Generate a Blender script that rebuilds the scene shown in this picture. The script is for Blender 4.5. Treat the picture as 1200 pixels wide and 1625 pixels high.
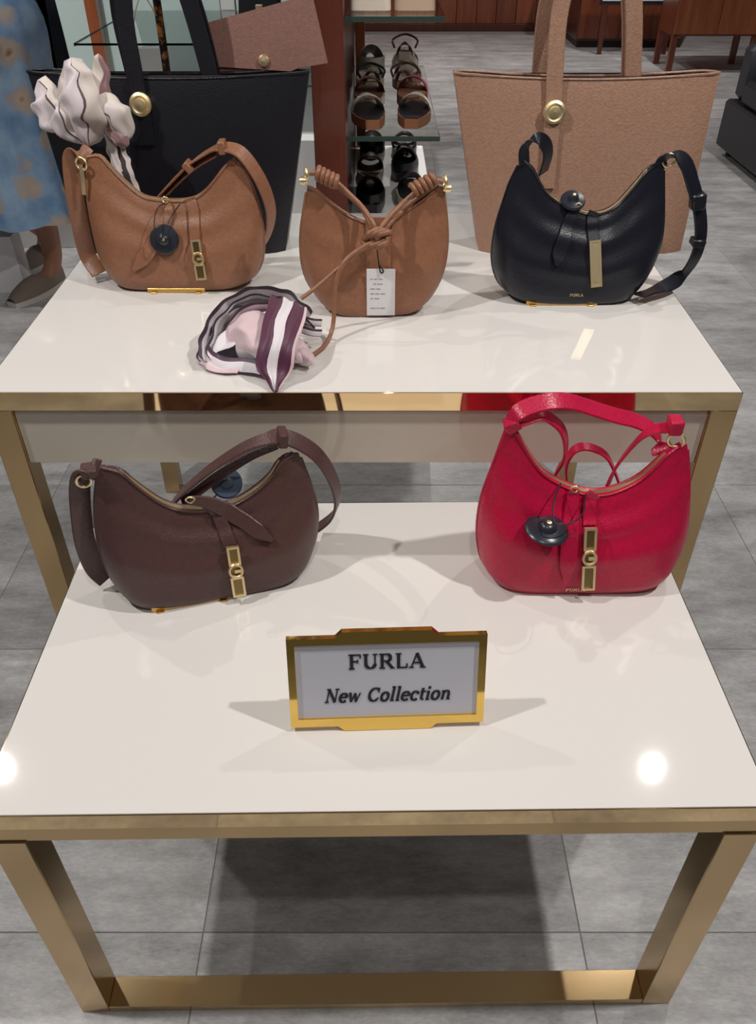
import bpy, math, random
from mathutils import Vector, Matrix
random.seed(7)
for o in list(bpy.data.objects):
    bpy.data.objects.remove(o)
S = bpy.context.scene
COL = S.collection

# ------------------------------------------------------------------ camera
cam = bpy.data.objects.new('camera', bpy.data.cameras.new('camera'))
COL.objects.link(cam)
cam.data.sensor_fit = 'VERTICAL'
cam.data.sensor_height = 36.0
cam.data.lens = 36.0 * 1290.0 / 1625.0
cam.location = (0, 0, 1.35)
cam.rotation_euler = (math.radians(90 - 38.3), 0, 0)
cam.data.clip_start = 0.05
S.camera = cam

# ------------------------------------------------------------------ world, lamps, exposure
S.view_settings.view_transform = 'Standard'
S.view_settings.look = 'None'
S.view_settings.gamma = 1.0
S.view_settings.exposure = -0.14
S.view_settings.use_curve_mapping = False
W = bpy.data.worlds.new('shop_ambient')
S.world = W
W.use_nodes = True
W.node_tree.nodes['Background'].inputs[0].default_value = (1.0, 0.97, 0.95, 1)
W.node_tree.nodes['Background'].inputs[1].default_value = 0.08

def spot(loc, target, power, size=70, blend=0.6, radius=0.035, col=(1, 0.96, 0.915)):
    l = bpy.data.lights.new('ceiling_or_fill_spot', 'SPOT')
    l.energy = power
    l.spot_size = math.radians(size)
    l.spot_blend = blend
    l.shadow_soft_size = radius
    l.color = col
    o = bpy.data.objects.new('ceiling_or_fill_spot', l)
    COL.objects.link(o)
    o.location = loc
    d = Vector(target) - Vector(loc)
    o.rotation_euler = d.to_track_quat('-Z', 'Y').to_euler()
    return o
spot((1.2, 2.1, 2.8), (0.2, 1.0, 0.6), 40, radius=.02)
spot((-1.65, 2.1, 2.8), (-0.2, 1.0, 0.6), 40, radius=.02)
spot((1.25, 0.55, 2.8), (0.1, 0.9, 0.5), 128, 85)
spot((-1.3, 0.6, 2.8), (-0.1, 0.9, 0.5), 112, 85)
spot((0.1, -0.3, 2.8), (0.0, 1.1, 0.6), 34, 80)
spot((0.3, 3.2, 2.8), (0.1, 3.1, 0.5), 95, 66)  # added to light the area just behind the tables
spot((-1.5, 3.4, 2.8), (-1.1, 4.2, 0.6), 150, 100)  # added lamp, brightens the white cabinet and its mint panels
spot((0.45, 1.5, 2.8), (0.05, 2.7, 0.7), 85, 34)  # extra fill put in to lift the shoe shelf from the near side
spot((-1.5, 2.2, 2.8), (-1.35, 3.1, 0.4), 110, 44)  # extra spot put in to brighten the floral dress
spot((2.2, 3.2, 2.8), (2.1, 3.5, 0.0), 130, 84)  # this one and the three below: fill added for the floor farther back
spot((0.3, 6.6, 2.8), (1.0, 6.0, 0.0), 150, 120)
spot((2.4, 7.6, 2.8), (2.4, 8.0, 0.0), 130, 110)
spot((-0.4, 7.6, 2.8), (-0.2, 8.4, 0.0), 120, 110)

# ------------------------------------------------------------------ materials
def mat(name, col=(.8, .8, .8), rough=.5, metal=0.0, coat=0.0, spec=None):
    m = bpy.data.materials.new(name)
    m.use_nodes = True
    b = m.node_tree.nodes['Principled BSDF']
    b.inputs['Base Color'].default_value = (*col, 1)
    b.inputs['Roughness'].default_value = rough
    b.inputs['Metallic'].default_value = metal
    b.inputs['Coat Weight'].default_value = coat
    b.inputs['Coat Roughness'].default_value = 0.04
    if spec is not None:
        b.inputs['Specular IOR Level'].default_value = spec
    return m
def nodes(m):
    return m.node_tree.nodes, m.node_tree.links, m.node_tree.nodes['Principled BSDF']
def noise_col(m, c1, c2, scale, detail=4, rough=.6, coord='Object', lo=.35, hi=.65, stretch=None):
    n, l, b = nodes(m)
    if coord == 'Position':
        tc = n.new('ShaderNodeNewGeometry'); out = tc.outputs['Position']
    else:
        tc = n.new('ShaderNodeTexCoord'); out = tc.outputs[coord]
    if stretch:
        mp = n.new('ShaderNodeMapping'); mp.inputs['Scale'].default_value = stretch
        l.new(out, mp.inputs['Vector']); out = mp.outputs['Vector']
    t = n.new('ShaderNodeTexNoise')
    t.inputs['Scale'].default_value = scale
    t.inputs['Detail'].default_value = detail
    t.inputs['Roughness'].default_value = rough
    l.new(out, t.inputs['Vector'])
    r = n.new('ShaderNodeValToRGB')
    r.color_ramp.elements[0].position = lo; r.color_ramp.elements[0].color = (*c1, 1)
    r.color_ramp.elements[1].position = hi; r.color_ramp.elements[1].color = (*c2, 1)
    l.new(t.outputs['Fac'], r.inputs['Fac'])
    l.new(r.outputs['Color'], b.inputs['Base Color'])
    return r, out
def bump(m, scale, strength, kind='noise', dist=.002):
    n, l, b = nodes(m)
    tc = n.new('ShaderNodeTexCoord')
    if kind == 'voronoi':
        t = n.new('ShaderNodeTexVoronoi'); t.inputs['Scale'].default_value = scale; o = t.outputs['Distance']
    else:
        t = n.new('ShaderNodeTexNoise'); t.inputs['Scale'].default_value = scale; o = t.outputs['Fac']
        t.inputs['Detail'].default_value = 3
    l.new(tc.outputs['Object'], t.inputs['Vector'])
    bp = n.new('ShaderNodeBump'); bp.inputs['Strength'].default_value = strength
    bp.inputs['Distance'].default_value = dist
    l.new(o, bp.inputs['Height']); l.new(bp.outputs['Normal'], b.inputs['Normal'])
def leather(name, col, rough=.42, k=.93, s=320, st=.35):
    m = mat(name, col, rough)
    noise_col(m, tuple(c * k for c in col), tuple(min(1, c * (2 - k)) for c in col), 140, 2)
    bump(m, s, st, 'voronoi', .0008)
    return m
M = {}
M['red'] = leather('red_leather', (.50, .003, .048), .36)
M['brown'] = leather('oxblood_brown_leather', (.086, .040, .038), .40)
M['tan'] = leather('tan_leather', (.275, .120, .064), .42)
M['caramel'] = leather('caramel_leather', (.285, .124, .066), .42)
M['black'] = leather('black_leather', (.009, .010, .017), .31, st=.16)
M['tote_black'] = leather('black_grained_leather', (.009, .009, .014), .38)
M['taupe'] = leather('pinkish_tan_grained_leather', (.36, .205, .140), .44, .93, 240, .7)
M['mauve'] = leather('mauve_brown_leather', (.225, .112, .090), .45)
M['strapdark'] = mat('leather_edge', (.03, .012, .012), .5)
M['gold'] = mat('polished_gold', (1.0, .82, .50), .40, 1)
M['brass'] = mat('champagne_gold_frame', (.62, .44, .23), .19, 1)
bump(M['brass'], 9, .05, 'noise', .004)
M['trim'] = mat('polished_gold_trim', (.86, .64, .36), .05, 1)
M['signgold'] = mat('mirror_gold', (.92, .62, .16), .07, 1)
M['darkgold'] = mat('dark_gold_recess', (.30, .22, .10), .35, 1)
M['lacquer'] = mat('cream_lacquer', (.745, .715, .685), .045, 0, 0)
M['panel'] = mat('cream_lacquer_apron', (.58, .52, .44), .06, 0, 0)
M['white'] = mat('white_laminate', (.80, .80, .79), .4)
M['paper'] = mat('white_paper', (.82, .80, .82), .6)
M['card'] = mat('sign_card', (.62, .62, .70), .45)
M['ink'] = mat('black_ink', (.012, .012, .02), .6)
M['plastic'] = mat('dark_plastic', (.02, .024, .035), .28)
M['bluegrey'] = mat('grey_blue_plastic', (.10, .14, .22), .3)
M['cord'] = mat('black_cord', (.012, .010, .014), .6)
M['lining'] = mat('dark_lining', (.02, .014, .012), .8)
M['glass'] = mat('clear_shelf_glass', (.93, .98, .96), .01)
nodes(M['glass'])[2].inputs['Transmission Weight'].default_value = 1
nodes(M['glass'])[2].inputs['IOR'].default_value = 1.04
M['glassedge'] = mat('dark_glass_edge', (.03, .05, .045), .15)
M['mint'] = mat('mint_white_panel', (.62, .76, .74), .25)
M['skin'] = mat('skin', (.36, .17, .10), .55)
M['hair'] = mat('dark_hair', (.02, .014, .01), .5)
M['shoe_grey'] = mat('taupe_canvas', (.22, .17, .14), .8)
M['rubber'] = mat('pale_rubber_sole', (.62, .58, .54), .6)
M['sofa'] = leather('black_sofa_leather', (.016, .016, .022), .45)
M['sofa2'] = leather('charcoal_cushion_leather', (.028, .028, .038), .5)
M['strip'] = mat('gold_display_bar', (.70, .42, .13), .32, 1)
# wood
def wood(name, c1, c2, stretch):
    m = mat(name, c1, .3, 0, .25)
    n, l, b = nodes(m)
    r, out = noise_col(m, c1, c2, 3.2, 8, .65, 'Position', .3, .7, stretch)
    oi = n.new('ShaderNodeObjectInfo')
    hs = n.new('ShaderNodeHueSaturation')
    mr = n.new('ShaderNodeMapRange'); mr.inputs[3].default_value = .75; mr.inputs[4].default_value = 1.25
    l.new(oi.outputs['Random'], mr.inputs[0]); l.new(mr.outputs[0], hs.inputs['Value'])
    l.new(r.outputs['Color'], hs.inputs['Color']); l.new(hs.outputs['Color'], b.inputs['Base Color'])
    return m
M['wood'] = wood('red_brown_wood', (.13, .024, .010), (.27, .07, .026), (6, 6, .5))
M['woodlight'] = wood('orange_brown_wood', (.22, .052, .018), (.38, .115, .04), (6, 6, .5))
M['wooddark'] = wood('dark_red_wood', (.060, .014, .008), (.105, .026, .014), (8, 8, .5))
# tiles
m = mat('grey_stone_tile', (.3, .29, .3), .34)
n, l, b = nodes(m)
r, out = noise_col(m, (.20, .19, .205), (.60, .58, .585), 3.0, 12, .78, 'Position', .32, .68, (1, 2.6, 1))
t2 = n.new('ShaderNodeTexNoise'); t2.inputs['Scale'].default_value = 90; t2.inputs['Detail'].default_value = 4
l.new(out, t2.inputs['Vector'])
mx = n.new('ShaderNodeMix'); mx.data_type = 'RGBA'; mx.blend_type = 'OVERLAY'; mx.inputs[0].default_value = .45
l.new(r.outputs['Color'], mx.inputs[6]); l.new(t2.outputs['Color'], mx.inputs[7])
bw = n.new('ShaderNodeHueSaturation'); bw.inputs['Saturation'].default_value = .35
l.new(mx.outputs[2], bw.inputs['Color'])
oi = n.new('ShaderNodeObjectInfo')
mr = n.new('ShaderNodeMapRange'); mr.inputs[3].default_value = .82; mr.inputs[4].default_value = 1.18
l.new(oi.outputs['Random'], mr.inputs[0]); l.new(mr.outputs[0], bw.inputs['Value'])
l.new(bw.outputs['Color'], b.inputs['Base Color'])
M['tile'] = m
M['grout'] = mat('dark_grout', (.24, .23, .235), .9)
# tortoise
M['tortoise'] = mat('tortoiseshell', (.1, .04, .01), .2)
noise_col(M['tortoise'], (.012, .006, .004), (.30, .12, .03), 40, 3, .5, 'Object', .48, .62)
# floral dress
m = mat('blue_floral_fabric', (.1, .2, .4), .85)
n, l, b = nodes(m)
r, out = noise_col(m, (.13, .24, .42), (.30, .43, .58), 7, 4, .6, 'Object')
vo = n.new('ShaderNodeTexVoronoi'); vo.inputs['Scale'].default_value = 8.5; vo.inputs['Randomness'].default_value = .9
nz = n.new('ShaderNodeTexNoise'); nz.inputs['Scale'].default_value = 22
ad = n.new('ShaderNodeMixRGB'); ad.inputs[0].default_value = .05
l.new(out, nz.inputs['Vector']); l.new(out, ad.inputs[1]); l.new(nz.outputs['Color'], ad.inputs[2])
l.new(ad.outputs[0], vo.inputs['Vector'])
rp = n.new('ShaderNodeValToRGB'); e = rp.color_ramp.elements
e[0].position = .0; e[0].color = (.20, .09, .05, 1); e[1].position = .12; e[1].color = (.46, .36, .28, 1)
x = e.new(.33); x.color = (.38, .34, .33, 1)
rf = n.new('ShaderNodeValToRGB'); rf.color_ramp.elements[0].position = .30; rf.color_ramp.elements[0].color = (1, 1, 1, 1)
rf.color_ramp.elements[1].position = .42; rf.color_ramp.elements[1].color = (0, 0, 0, 1)
mx = n.new('ShaderNodeMixRGB')
l.new(vo.outputs['Distance'], rp.inputs[0]); l.new(vo.outputs['Distance'], rf.inputs[0])
l.new(rf.outputs[0], mx.inputs[0]); l.new(r.outputs[0], mx.inputs[1]); l.new(rp.outputs[0], mx.inputs[2])
l.new(mx.outputs[0], b.inputs['Base Color'])
M['floral'] = m
def stripes(name, stops, rough=.5, axis=0):
    m = mat(name, (1, 1, 1), rough)
    n, l, b = nodes(m)
    b.inputs['Sheen Weight'].default_value = .3
    uv = n.new('ShaderNodeUVMap'); sp = n.new('ShaderNodeSeparateXYZ')
    l.new(uv.outputs[0], sp.inputs[0])
    r = n.new('ShaderNodeValToRGB'); r.color_ramp.interpolation = 'CONSTANT'
    e = r.color_ramp.elements
    e[0].position = 0; e[0].color = (*stops[0][1], 1)
    e.remove(e[1])
    for p, c in stops[1:]:
        q = e.new(p); q.color = (*c, 1)
    l.new(sp.outputs[axis], r.inputs[0]); l.new(r.outputs[0], b.inputs['Base Color'])
    return m
PINK, WHT, PUR, DRK = (.72, .53, .56), (.76, .70, .74), (.085, .012, .045), (.025, .015, .03)
CRM, MAU = (.68, .60, .55), (.30, .17, .18)
M['tail'] = stripes('striped_silk', [(0, PUR), (.34, WHT), (.62, PUR), (.94, PINK)])
M['rim'] = stripes('bordered_silk', [(0, DRK), (.10, WHT), (.72, PUR), (.86, DRK)])
M['rim2'] = stripes('grey_bordered_silk', [(0, PUR), (.18, (.45, .40, .40)), (.6, WHT), (.86, DRK)])
M['pinksilk'] = stripes('pink_silk', [(0, PINK), (.5, WHT), (.62, PINK)])
M['cream_silk'] = stripes('cream_silk', [(0, CRM), (.16, (.70, .62, .62)), (.30, (.13, .08, .09)), (.318, CRM), (.45, (.55, .46, .44)), (.55, (.72, .64, .66)), (.78, (.10, .06, .07)), (.80, CRM)])
M['mauve_silk'] = stripes('mauve_silk', [(0, MAU), (.35, CRM), (.8, MAU)])
M['tail_dark'] = stripes('dark_patterned_silk', [(0, (.6, .52, .5)), (.3, (.03, .025, .03)), (.72, (.62, .56, .56))])

# ------------------------------------------------------------------ mesh helpers
class MB:
    def __init__(s):
        s.v = []; s.f = []; s.uv = {}
    def add(s, verts, faces, uvs=None):
        k = len(s.v)
        s.v += [tuple(p) for p in verts]
        s.f += [tuple(i + k for i in f) for f in faces]
        if uvs:
            for i, u in enumerate(uvs):
                s.uv[k + i] = u
        return s
    def box(s, x0, x1, y0, y1, z0, z1, bev=0):
        if bev <= 0:
            v = [(x, y, z) for z in (z0, z1) for y in (y0, y1) for x in (x0, x1)]
            return s.add(v, [(0, 2, 3, 1), (4, 5, 7, 6), (0, 1, 5, 4), (2, 6, 7, 3), (0, 4, 6, 2), (1, 3, 7, 5)])
        b = bev
        def ring(z, d):
            a = b - d
            return [(x0 + d + a, y0 + d, z), (x1 - d - a, y0 + d, z), (x1 - d, y0 + d + a, z), (x1 - d, y1 - d - a, z),
                    (x1 - d - a, y1 - d, z), (x0 + d + a, y1 - d, z), (x0 + d, y1 - d - a, z), (x0 + d, y0 + d + a, z)]
        rs = [ring(z0, b * .7), ring(z0 + b * .7, 0), ring(z1 - b * .7, 0), ring(z1, b * .7)]
        v = [p for r_ in rs for p in r_]
        f = [tuple(range(7, -1, -1)), tuple(range(24, 32))]
        for k in range(3):
            for i in range(8):
                j = (i + 1) % 8
                f.append((k * 8 + i, k * 8 + j, k * 8 + 8 + j, k * 8 + 8 + i))
        return s.add(v, f)
    def grid(s, rows, closed_u=False, closed_v=False, uv=True):
        nr, nc = len(rows), len(rows[0])
        v = [p for r_ in rows for p in r_]
        f = []
        for i in range(nr if closed_v else nr - 1):
            for j in range(nc if closed_u else nc - 1):
                a, b2 = i * nc + j, i * nc + (j + 1) % nc
                c, d = ((i + 1) % nr) * nc + (j + 1) % nc, ((i + 1) % nr) * nc + j
                f.append((a, b2, c, d))
        uvs = [(j / max(1, nc - 1), i / max(1, nr - 1)) for i in range(nr) for j in range(nc)] if uv else None
        return s.add(v, f, uvs)
    def tube(s, path, r, n=8, smooth=6, closed=False):
        P = spline(path, smooth, closed) if smooth else [Vector(p) for p in path]
        rows = []
        prev = None
        N = len(P)
        for i, p in enumerate(P):
            if closed:
                t = P[(i + 1) % N] - P[i - 1]
            else:
                t = P[min(i + 1, N - 1)] - P[max(i - 1, 0)]
            t.normalize()
            if prev is None:
                a = t.orthogonal().normalized()
            else:
                a = (prev - t * prev.dot(t)).normalized()
            prev = a
            b = t.cross(a)
            rr = r(i / (N - 1)) if callable(r) else r
            rows.append([p + a * rr * math.cos(2 * math.pi * k / n) + b * rr * math.sin(2 * math.pi * k / n) for k in range(n)])
        k0 = len(s.v)
        s.grid(rows, True, closed, uv=False)
        if not closed:
            s.f.append(tuple(k0 + i for i in range(n - 1, -1, -1)))
            s.f.append(tuple(k0 + (N - 1) * n + i for i in range(n)))
        return s
    def ribbon(s, path, w, t=.003, wdir=None, nrm=None, smooth=6, taper=None, round_end=False):
        P = spline(path, smooth) if smooth else [Vector(p) for p in path]
        N = len(P); rows = []
        for i, p in enumerate(P):
            tg = (P[min(i + 1, N - 1)] - P[max(i - 1, 0)]).normalized()
            if wdir is not None:
                wd = Vector(wdir) if not callable(wdir) else Vector(wdir(i / (N - 1)))
                wv = (wd - tg * wd.dot(tg)).normalized()
            else:
                nv = Vector(nrm) if not callable(nrm) else Vector(nrm(i / (N - 1)))
                wv = tg.cross(nv).normalized()
            nv = wv.cross(tg).normalized()
            k = taper(i / (N - 1)) if taper else 1.0
            h = w * k / 2
            q = t / 2
            rows.append([p - wv * h - nv * q * .4, p - wv * h * .9 - nv * q, p + wv * h * .9 - nv * q, p + wv * h - nv * q * .4,
                         p + wv * h + nv * q * .4, p + wv * h * .9 + nv * q, p - wv * h * .9 + nv * q, p - wv * h + nv * q * .4])
        k0 = len(s.v)
        us = [0, .05, .95, 1, 1, .95, .05, 0]
        s.grid(rows, True, False, uv=False)
        for i in range(N):
            for j in range(8):
                s.uv[k0 + i * 8 + j] = (us[j], i / (N - 1))
        s.f.append(tuple(k0 + i for i in range(7, -1, -1)))
        s.f.append(tuple(k0 + (N - 1) * 8 + i for i in range(8)))
        return s
    def lathe(s, prof, c=(0, 0, 0), axis=(0, 0, 1), n=20):
        ax = Vector(axis).normalized(); a = ax.orthogonal().normalized(); b = ax.cross(a)
        c = Vector(c); rows = []
        for r, h in prof:
            r = max(r, 1e-5)
            rows.append([c + ax * h + a * r * math.cos(2 * math.pi * k / n) + b * r * math.sin(2 * math.pi * k / n) for k in range(n)])
        return s.grid(rows, True, uv=False)
    def prism(s, poly, z0, z1, M4=None):
        n = len(poly)
        v = [Vector((x, y, z0)) for x, y in poly] + [Vector((x, y, z1)) for x, y in poly]
        if M4 is not None:
            v = [M4 @ p for p in v]
        f = [tuple(range(n - 1, -1, -1)), tuple(range(n, 2 * n))]
        f += [(i, (i + 1) % n, n + (i + 1) % n, n + i) for i in range(n)]
        return s.add(v, f)
    def xform(s, M4):
        s.v = [tuple(M4 @ Vector(p)) for p in s.v]; return s
    def mesh(s, name, smooth=None):
        me = bpy.data.meshes.new(name)
        me.from_pydata(s.v, [], s.f)
        if s.uv:
            ul = me.uv_layers.new(name='UVMap')
            for lp in me.loops:
                ul.data[lp.index].uv = s.uv.get(lp.vertex_index, (0, 0))
        me.validate(); me.update()
        import bmesh
        bm = bmesh.new(); bm.from_mesh(me)
        bmesh.ops.recalc_face_normals(bm, faces=bm.faces); bm.to_mesh(me); bm.free()
        if smooth is not None:
            me.polygons.foreach_set('use_smooth', [True] * len(me.polygons))
            me.set_sharp_from_angle(angle=math.radians(smooth))
        return me
    def build(s, name, material, parent=None, smooth=40, label=None):
        me = s.mesh(name, smooth)
        me.materials.append(M[material] if isinstance(material, str) else material)
        o = bpy.data.objects.new(name, me)
        COL.objects.link(o)
        if parent: o.parent = parent
        if label: o['label'] = label
        return o
def spline(pts, n=6, closed=False):
    P = [Vector(p) for p in pts]
    N = len(P)
    if N < 3: 
        return [P[0].lerp(P[-1], i / n) for i in range(n + 1)]
    out = []
    for i in range(N if closed else N - 1):
        if closed:
            a, b, c, d = P[i - 1], P[i], P[(i + 1) % N], P[(i + 2) % N]
        else:
            b, c = P[i], P[i + 1]
            a = P[i - 1] if i else b * 2 - c
            d = P[i + 2] if i + 2 < N else c * 2 - b
        for k in range(n):
            t = k / n
            out.append(.5 * ((2 * b) + (c - a) * t + (2 * a - 5 * b + 4 * c - d) * t * t + (3 * b - a - 3 * c + d) * t ** 3))
    if not closed: out.append(P[-1])
    return out
def resample(pts, n):
    P = spline([(x, 0, z) for x, z in pts], 8)
    L = [0]
    for a, b in zip(P, P[1:]): L.append(L[-1] + (b - a).length)
    out = []; k = 0
    for i in range(n):
        t = L[-1] * i / (n - 1)
        while k < len(L) - 2 and L[k + 1] < t: k += 1
        f = (t - L[k]) / max(1e-9, L[k + 1] - L[k])
        p = P[k].lerp(P[k + 1], min(1, f)); out.append((p.x, p.z))
    return out
def tag(o, label=None, cat=None, group=None, kind=None):
    if label: o['label'] = label
    if cat: o['category'] = cat
    if group: o['group'] = group
    if kind: o['kind'] = kind
    return o
def thing(name, loc, label, cat, rz=0, group=None):
    o = bpy.data.objects.new(name, None)
    COL.objects.link(o)
    o.location = loc; o.rotation_euler = (0, 0, rz); o.empty_display_size = .05
    return tag(o, label, cat, group)
def copy_part(o, parent, loc=None, material=None):
    c = o.copy(); COL.objects.link(c); c.parent = parent
    if loc is not None: c.location = loc
    return c

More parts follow.
